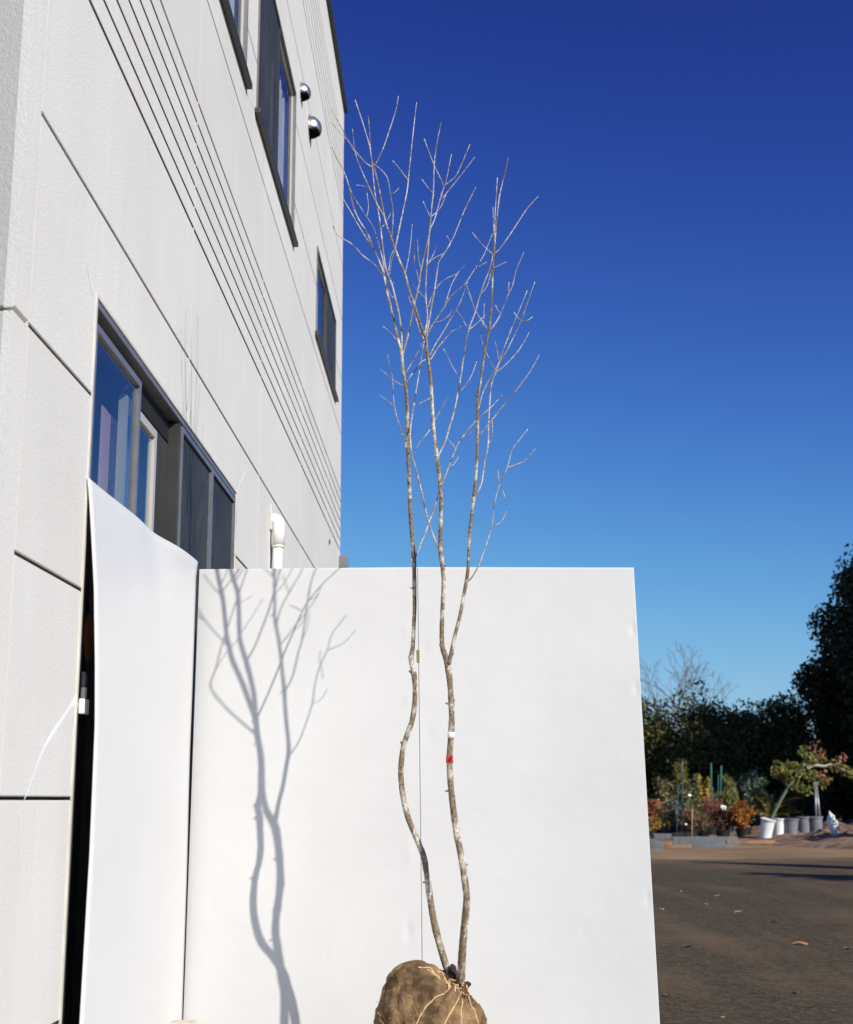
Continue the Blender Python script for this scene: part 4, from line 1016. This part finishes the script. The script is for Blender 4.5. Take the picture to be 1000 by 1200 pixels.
PL = [
 (783,980,940,24,(.10,.07,.03),(.26,.20,.08),'mixed tan and green shrub beside the yellow shrub','bush',800,.07),
 (806,979,925,22,(.06,.07,.03),(.18,.17,.07),'olive shrub with a white tag between the canes','bush',800,.075),
 (822,976,920,24,(.07,.075,.03),(.22,.19,.08),'light olive shrub behind the reddish twigs','bush',900,.08),
 (842,976,925,26,(.045,.055,.02),(.15,.15,.05),'dull green shrub behind the two green stakes','bush',900,.08),
 (854,978,920,28,(.06,.07,.02),(.20,.19,.06),'yellowish green shrub behind the dark brown shrub','grass',1000,.2),
 (872,974,912,26,(.05,.07,.03),(.17,.19,.08),'fresh green shrub above the rust orange bush','bush',1000,.08),
 (915,975,930,34,(.03,.04,.015),(.11,.12,.05),'shaded green shrub behind the palm leaves','bush',1200,.08),
 (763,981,955,20,(.16,.10,.03),(.36,.25,.07),'golden brown shrub touching the screen edge','bush',600,.07),
 (767,979,934,26,(0.16,.05,.025),(.34,.15,.06),'orange red leaved shrub in a black pot at the row end beside the screen','bush',900,.075),
 (779,979,958,22,(.22,.15,.02),(.50,.36,.04),'low bright yellow leaved shrub between orange and dark pots','bush',700,.07),
 (772,972,906,26,(.05,.06,.02),(.15,.16,.05),'tall olive leafy shrub behind the orange red shrub','column',1000,.085),
 (786,975,912,24,(.05,.06,.025),(.17,.15,.07),'tall brownish green shrub next to the blue canes','column',900,.08),
 (801,976,888,17,(.06,.075,.02),(.22,.20,.05),'tall narrow shrub tied to a blue grey cane','column',800,.085),
 (795,980,935,26,(.04,.055,.045),(.12,.14,.11),'bluish grey leaved shrub in front of the canes','bush',900,.07),
 (816,978,905,20,(.045,.06,.02),(.14,.15,.06),'upright dull green shrub behind the bamboo stick','column',800,.08),
 (812,981,948,26,(.10,.06,.035),(.24,.15,.08),'russet brown shrub above the black trays','bush',700,.065),
 (828,977,898,15,(.20,.14,.02),(.46,.34,.07),'slender yellow leaved sapling beside the green stake','slender',520,.10),
 (834,981,936,32,(.16,.055,.045),(.27,.12,.09),'reddish twiggy shrub beside the white tag','twiggy',420,.045),
 (825,983,958,26,(.12,.075,.045),(.27,.19,.11),'straw coloured low shrub above the grey board','twiggy',380,.05),
 (848,983,948,30,(.035,.018,.012),(.12,.06,.035),'dark brown withered shrub beside the rust orange bush','bush',900,.06),
 (872,983,939,33,OR1,OR2,'rust orange rounded bush beside the tilted white pot','bush',1700,.06),
 (862,975,915,34,(.06,.07,.02),(.19,.18,.06),'grassy olive green clump behind the rust orange bush','grass',1100,.24),
 (880,975,904,30,(.04,.065,.045),(.14,.18,.12),'blue green feathery shrub behind the palm','grass',900,.20),
 (892,976,908,28,(.05,.07,.04),(.16,.19,.11),'soft green feathery conifer shrub behind the yellow edged palm','bush',1100,.08),
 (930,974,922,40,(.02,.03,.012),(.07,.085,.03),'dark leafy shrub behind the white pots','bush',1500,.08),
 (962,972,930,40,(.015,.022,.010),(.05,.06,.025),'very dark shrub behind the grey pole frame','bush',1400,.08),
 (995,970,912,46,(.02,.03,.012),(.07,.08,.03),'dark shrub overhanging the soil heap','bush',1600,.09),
]
for i, p in enumerate(PL):
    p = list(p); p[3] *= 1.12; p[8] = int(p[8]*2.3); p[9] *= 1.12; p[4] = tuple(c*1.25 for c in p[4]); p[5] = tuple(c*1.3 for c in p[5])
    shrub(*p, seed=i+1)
sb = shrub(1095, 988, 900, 120, (.03, .04, .015), (.09, .1, .04), 'large leafy shrub shading the far pots beside the soil heap', 'bush', 5000, .13, 77)  # unseen shrub, added to throw shade on the pots

# palm with strap leaves
def palm(px, py, seed):
    b = at_z(px, py, 0.05); rng = random.Random(seed); t = empty('potted_palm', b, 'small palm with long green and yellow strap leaves behind the white pots', 'palm')
    pot(t, .2, .35)
    ms = [leaf_mat('palm_green', (.06,.10,.02), (.18,.22,.05), 2, .2), leaf_mat('palm_yellow', (.36,.24,.03), (.55,.42,.08), 2, .2), leaf_mat('palm_straw', (.34,.24,.13), (.52,.40,.24), 2, .2)]
    for k in range(40):
        a = rng.uniform(0, 2*math.pi); L_ = rng.uniform(.8, 1.45); up = rng.uniform(.45, 1.35); v, f = [], []
        n = 7; side = Vector((-math.sin(a), math.cos(a), 0))
        for i in range(n+1):
            s = i/n; rr = L_*s*math.cos(up*(1-.35*s)); z = .35 + L_*s*math.sin(up*(1-.55*s)) - .25*s*s*(1.3-up)
            c = Vector((rr*math.cos(a), rr*math.sin(a), z)); w = .055*math.sin(math.pi*min(1, .15+s*.85))+.004
            v += [tuple(c-side*w), tuple(c+Vector((0, 0, -.012))), tuple(c+side*w)]
        for i in range(n): q = i*3; f += [(q, q+1, q+4, q+3), (q+1, q+2, q+5, q+4)]
        pyobj('leaf', v, f, ms[0 if k % 5 in (0, 1, 3) else (1 if k % 5 == 2 else 2)], t, True)
palm(904, 976, 4)
# leaning tree in the tilted white pot
def leaning_tree():
    b = at_z(900, 981, 0.05); t = empty('leaning_conifer', b, 'leaning green-stemmed young conifer tipping out of a white pot', 'tree'); rng = random.Random(9)
    Yb = b.y
    def P(px, py, dy=0): return at_y(px, py, Yb+dy)-b
    MG = mat('green_stem', (0.10, 0.12, 0.07), 0.7)
    path = [(*P(903, 962), .045), (*P(913, 942), .042), (*P(924, 923), .038), (*P(938, 904), .034), (*P(947, 892, .1), .026), (*P(955, 880, .2), .016)]
    v, f = [], []; tube_geo(catmull(path, 4), 8, v, f); pyobj('trunk', v, f, MG, t, True)
    lm = leaf_mat('yellow_green_needles', (.09, .11, .02), (.30, .28, .07), 2, .25); lo = leaf_mat('orange_shoots', (.30, .11, .05), (.45, .2, .1), 2, .25)
    bp = mat('pale_dead_branch', (0.36, 0.31, 0.27), .85)
    def limb(pts, m, r0):
        q = catmull([(*P(*p), r0*(1-.7*i/(len(pts)-1))) for i, p in enumerate(pts)], 5); v, f = [], []; tube_geo(q, 6, v, f); pyobj('limb', v, f, m, t, True); return q
    for pts, lf, dens, ls, m in (
        ([(938,904),(928,898,-.2),(918,900,-.3),(909,898,-.4)], lm, 150, .14, MG), ([(930,914),(918,908,.2),(910,906,.3)], lm, 120, .13, MG), ([(945,893),(944,884),(942,880,-.1)], lm, 90, .13, MG),
        ([(947,892),(956,891,.1),(963,889,.1)], lm, 120, .12, MG), ([(955,880),(956,876),(958,872)], lo, 30, .10, MG), ([(956,890),(962,886),(963,884)], lo, 20, .10, MG),
        ([(938,906),(950,908,.1),(960,914,.2),(966,918,.2)], lm, 170, .13, MG), ([(958,912),(966,908),(970,916)], lo, 36, .10, MG),
        ([(946,901),(954,897),(966,898),(975,896),(986,901),(1003,909)], lm, 140, .13, bp), ([(978,897),(984,893),(986,886)], lo, 34, .10, bp), ([(928,918),(936,922),(948,926)], lm, 120, .12, MG)):
        q = limb(pts, m, .022 if m is not bp else .05)
        pp = []; start = 0 if m is not bp else int(len(q)*.62)
        for i in range(dens): c = q[rng.randrange(start, len(q))]; pp.append(Vector(c[:3])+rand_dir(rng)*.14)
        v, f = [], []; leaves(pp, ls, rng, v, f, .4); pyobj('foliage', v, f, lf, t)
leaning_tree()
# large white nursery pots
def bucket(px, py, hpx, wpx, tilt, lab, m=MPOTW):
    b = at_z(px, py, 0.06); h = hpx/F*b.y; r = wpx/F*b.y*.5
    t = empty('nursery_pot', b, lab, 'pot', None)
    o = pot(t, r, h, m); o.name = 'pot_wall'
    v, f = [], []; tube_geo([(r*1.03*math.cos(2*math.pi*k/20), r*1.03*math.sin(2*math.pi*k/20), h*.985, .016) for k in range(21)], 6, v, f, False); pyobj('rim', v, f, m, t, True)
    v = [(r*.86*math.cos(2*math.pi*k/18), r*.86*math.sin(2*math.pi*k/18), h*.9) for k in range(18)]; pyobj('soil', v, [tuple(range(18))], MSOIL, t)
    t.rotation_euler = tilt
    return t
bucket(897, 984, 23, 16, (R(6), R(11), 0), 'bright white nursery pot tilted over beside the rust orange bush')
bucket(913, 983, 22, 14, (0, R(4), 0), 'white nursery pot directly under the palm leaves')
MPOTG = mat('shaded_white_pot', (0.16, 0.165, 0.19), 0.5, vary=.1)  # white pots out of the sun, the shade painted into the plastic colour
bucket(927.5, 983, 22, 17, (0, R(3), 0), 'white nursery pot coloured grey blue for shade beside two brighter pots', MPOTG)
bucket(943, 982, 23, 16, (0, 0, 0), 'white nursery pot coloured grey blue for shade between two others', MPOTG)
bucket(958, 982, 23, 16, (0, R(-2), 0), 'white nursery pot coloured grey blue for shade next to the torn white sack', MPOTG)
# torn sack beside the pots
b = at_z(978, 982, .12); bm = bmesh.new(); bmesh.ops.create_icosphere(bm, subdivisions=3, radius=1)
for q in bm.verts:
    c = q.co; q.co = Vector((c.x*.11+.10*(.5-c.z*.5)*1.0-.05, c.y*.12, (c.z+1)*.27))*(1+.25*noise.noise(c*2.3))
sk = obj('plastic_sack', bm, MPOTW, None, True); sk.location = b; tag(sk, 'slumped pale plastic sack beside the shade-coloured pots', 'sack')
# grey board, trays, small crates
b = at_z(827, 993, 0); bo = boxobj('grey_board', MGREYB, None, -.68, .68, -.03, .03, 0.0, .22, .006); bo.location = b; bo.rotation_euler = (R(-4), 0, R(-2)); tag(bo, 'long grey board standing on edge in front of the potted shrubs', 'board')
def tray(px, py, w, h, m, lab):
    b = at_z(px, py, 0.0); t = empty('plant_tray', b, lab, 'tray'); d = .42
    for nm, a in (('base', (-w/2, w/2, -d/2, d/2, 0.0, .02)), ('side', (-w/2, w/2, -d/2-.012, -d/2-.001, 0, h)), ('side', (-w/2, w/2, d/2+.001, d/2+.012, 0, h)), ('end', (-w/2-.012, -w/2-.001, -d/2, d/2, 0, h)), ('end', (w/2+.001, w/2+.012, -d/2, d/2, 0, h))):
        boxobj(nm, m, t, *a, .003)
    bm = bmesh.new()
    for k in range(5): box(bm, -w/2+.02+k*w/5, -w/2+.02+k*w/5+.05, -d/2-.02, -d/2-.0125, h*.3, h*.8)
    obj('slot_rib', bm, m, t)
tray(780, 985, .62, .16, MGREYB, 'grey slotted plant tray under the yellow shrub')
tray(802, 986, .50, .20, MPOTB, 'black plant tray beside the grey board')
tray(766, 997, .30, .20, MGREYB, 'small grey crate at the edge of the dirt beside the screen')
# stakes and canes
def stake(px0, py0, px1, py1, r, m, lab, name='plant_stake', Y=None):
    b = at_z(px0, py0, 0.05) if Y is None else at_y(px0, py0, Y); e = at_y(px1, py1, b.y)
    v, f = [], []; d = e-b
    tube_geo([(0, 0, -.1, r), (*(d*.5), r*.97), (*(d*.985), r*.95), (*d, r*.5)], 9, v, f)
    o = pyobj(name, v, f, m, None, True); o.location = b; tag(o, lab, 'stake'); return o
stake(834, 978, 833.5, 894, .026, MGSTAKE, 'taller green plant stake next to the yellow sapling')
stake(843, 977, 845.5, 897, .026, MGSTAKE, 'green plant stake behind the reddish twigs')
stake(841, 978, 842, 908, .016, MGSTAKE, 'thin short green stake between two green stakes')
stake(800, 980, 800.5, 889, .015, MBSTAKE, 'tall blue grey cane with a narrow shrub tied to it')
stake(793, 982, 795, 918, .013, MBSTAKE, 'shorter blue grey cane left of the tall one')
stake(811, 984, 811.5, 948, .015, MCANE, 'short bamboo stick above the black tray')
# aluminium pole pair
b = at_z(960, 983, .05); t = empty('pole_frame', b, 'grey metal A-shaped pole frame behind the pots', 'frame')
for (a, c, d, e) in ((957.5, 978, 955.5, 920), (963, 978, 957, 920)):
    p0 = at_y(a, c, b.y+.3)-b; p1 = at_y(d, e, b.y+.3)-b; v, f = [], []; tube_geo([(*p0, .028), (*p1, .028)], 8, v, f); pyobj('leg', v, f, MALUL, t, True)
bm = bmesh.new(); p1 = at_y(956, 919, b.y+.3)-b; box(bm, p1.x-.06, p1.x+.07, p1.y-.03, p1.y+.03, p1.z-.03, p1.z+.05, .01); obj('cap', bm, MALUL, t)
# white tags
for (x, y, s, lab) in ((848, 946.5, .095, 'white plant tag hanging at the reddish twiggy shrub'), (808.5, 932, .05, 'small white plant tag among the green shrubs'), (804, 966, .035, 'tiny white tag low above the black tray')):
    b = at_y(x, y, 34.3); bm = bmesh.new(); box(bm, -s*.75, s*.75, -.01, .01, -s*.55, s*.55, .006)
    o = obj('plant_tag', bm, MWTAPE); o.location = b; o.rotation_euler = (R(-15), R(12), R(18)); tag(o, lab, 'tag')
# wooden battens on the soil edge
for (x, y, L_, rz, lab) in ((785, 990.5, .9, 3, 'weathered brown batten lying in front of the trays'), (790, 994, .7, -4, 'short brown batten lying at the dirt edge'), (880, 989, 1.0, 5, 'pale stick lying on the leaf litter below the white pot')):
    b = at_z(x, y, .11 if x > 860 else 0.0); bm = bmesh.new(); box(bm, -L_/2, L_/2, -.05, .05, 0.0, .07, .008); o = obj('batten', bm, mat('batten_wood', (.22, .13, .075), .9, vary=.3)); o.location = b; o.rotation_euler = (0, 0, R(rz)); tag(o, lab, 'batten')
# ------------------------------------------------------------------ fallen leaves on the asphalt
MLEAF = [mat('fallen_orange', (.30, .14, .055), .7, vary=.25, vscale=30), mat('fallen_brown', (.20, .12, .06), .8, vary=.3, vscale=30), mat('fallen_pale', (.36, .28, .2), .8, vary=.2, vscale=30)]
LV = [(938,1107,.17,0,'large orange fallen leaf on the asphalt'),(781,1167,.085,0,'small orange fallen leaf close to the screen edge'),(806,1110,.12,1,'curled brown fallen leaf on dark asphalt'),(933,1164,.10,0,'tan fallen leaf lying below the large orange one'),
      (994,1112,.12,1,'dark curled leaf out on the yard'),(865,1069,.10,2,'pale fallen leaf in the middle of the yard'),(828,1060,.11,2,'pale narrow leaf on the dusty track'),(909,1081,.12,2,'pale leaf beside the wheel track'),(847,1193,.06,2,'small pale leaf near the bottom of the yard'),(800,1045,.11,0,'orange leaf on the dusty strip'),
      (841,1050,.12,0,'orange leaf at the start of the wheel track'),(776,1066,.10,2,'pale leaf close beside the screen panel')]
for i, (x, y, s, k, lab) in enumerate(LV):
    s *= 0.62
    b = at_z(x, y, .008); v, f = [], []; n = 6
    for j in range(n+1):
        u = j/n-.5; w = .32*math.cos(math.pi*u)**.8 if abs(u) < .5 else .01
        z = .05*s*math.cos(u*5+i)+.06*s
        v += [(u*s, -w*s, z+.06*s*math.sin(i+j)), (u*s, 0, z), (u*s, w*s, z+.07*s)]
    for j in range(n): q = j*3; f += [(q, q+3, q+4, q+1), (q+1, q+4, q+5, q+2)]
    o = pyobj('fallen_leaf', v, f, MLEAF[k], None, True); o.location = b; o.rotation_euler = (0, 0, i*1.3); tag(o, lab, 'leaf', 'fallen leaves on the yard')
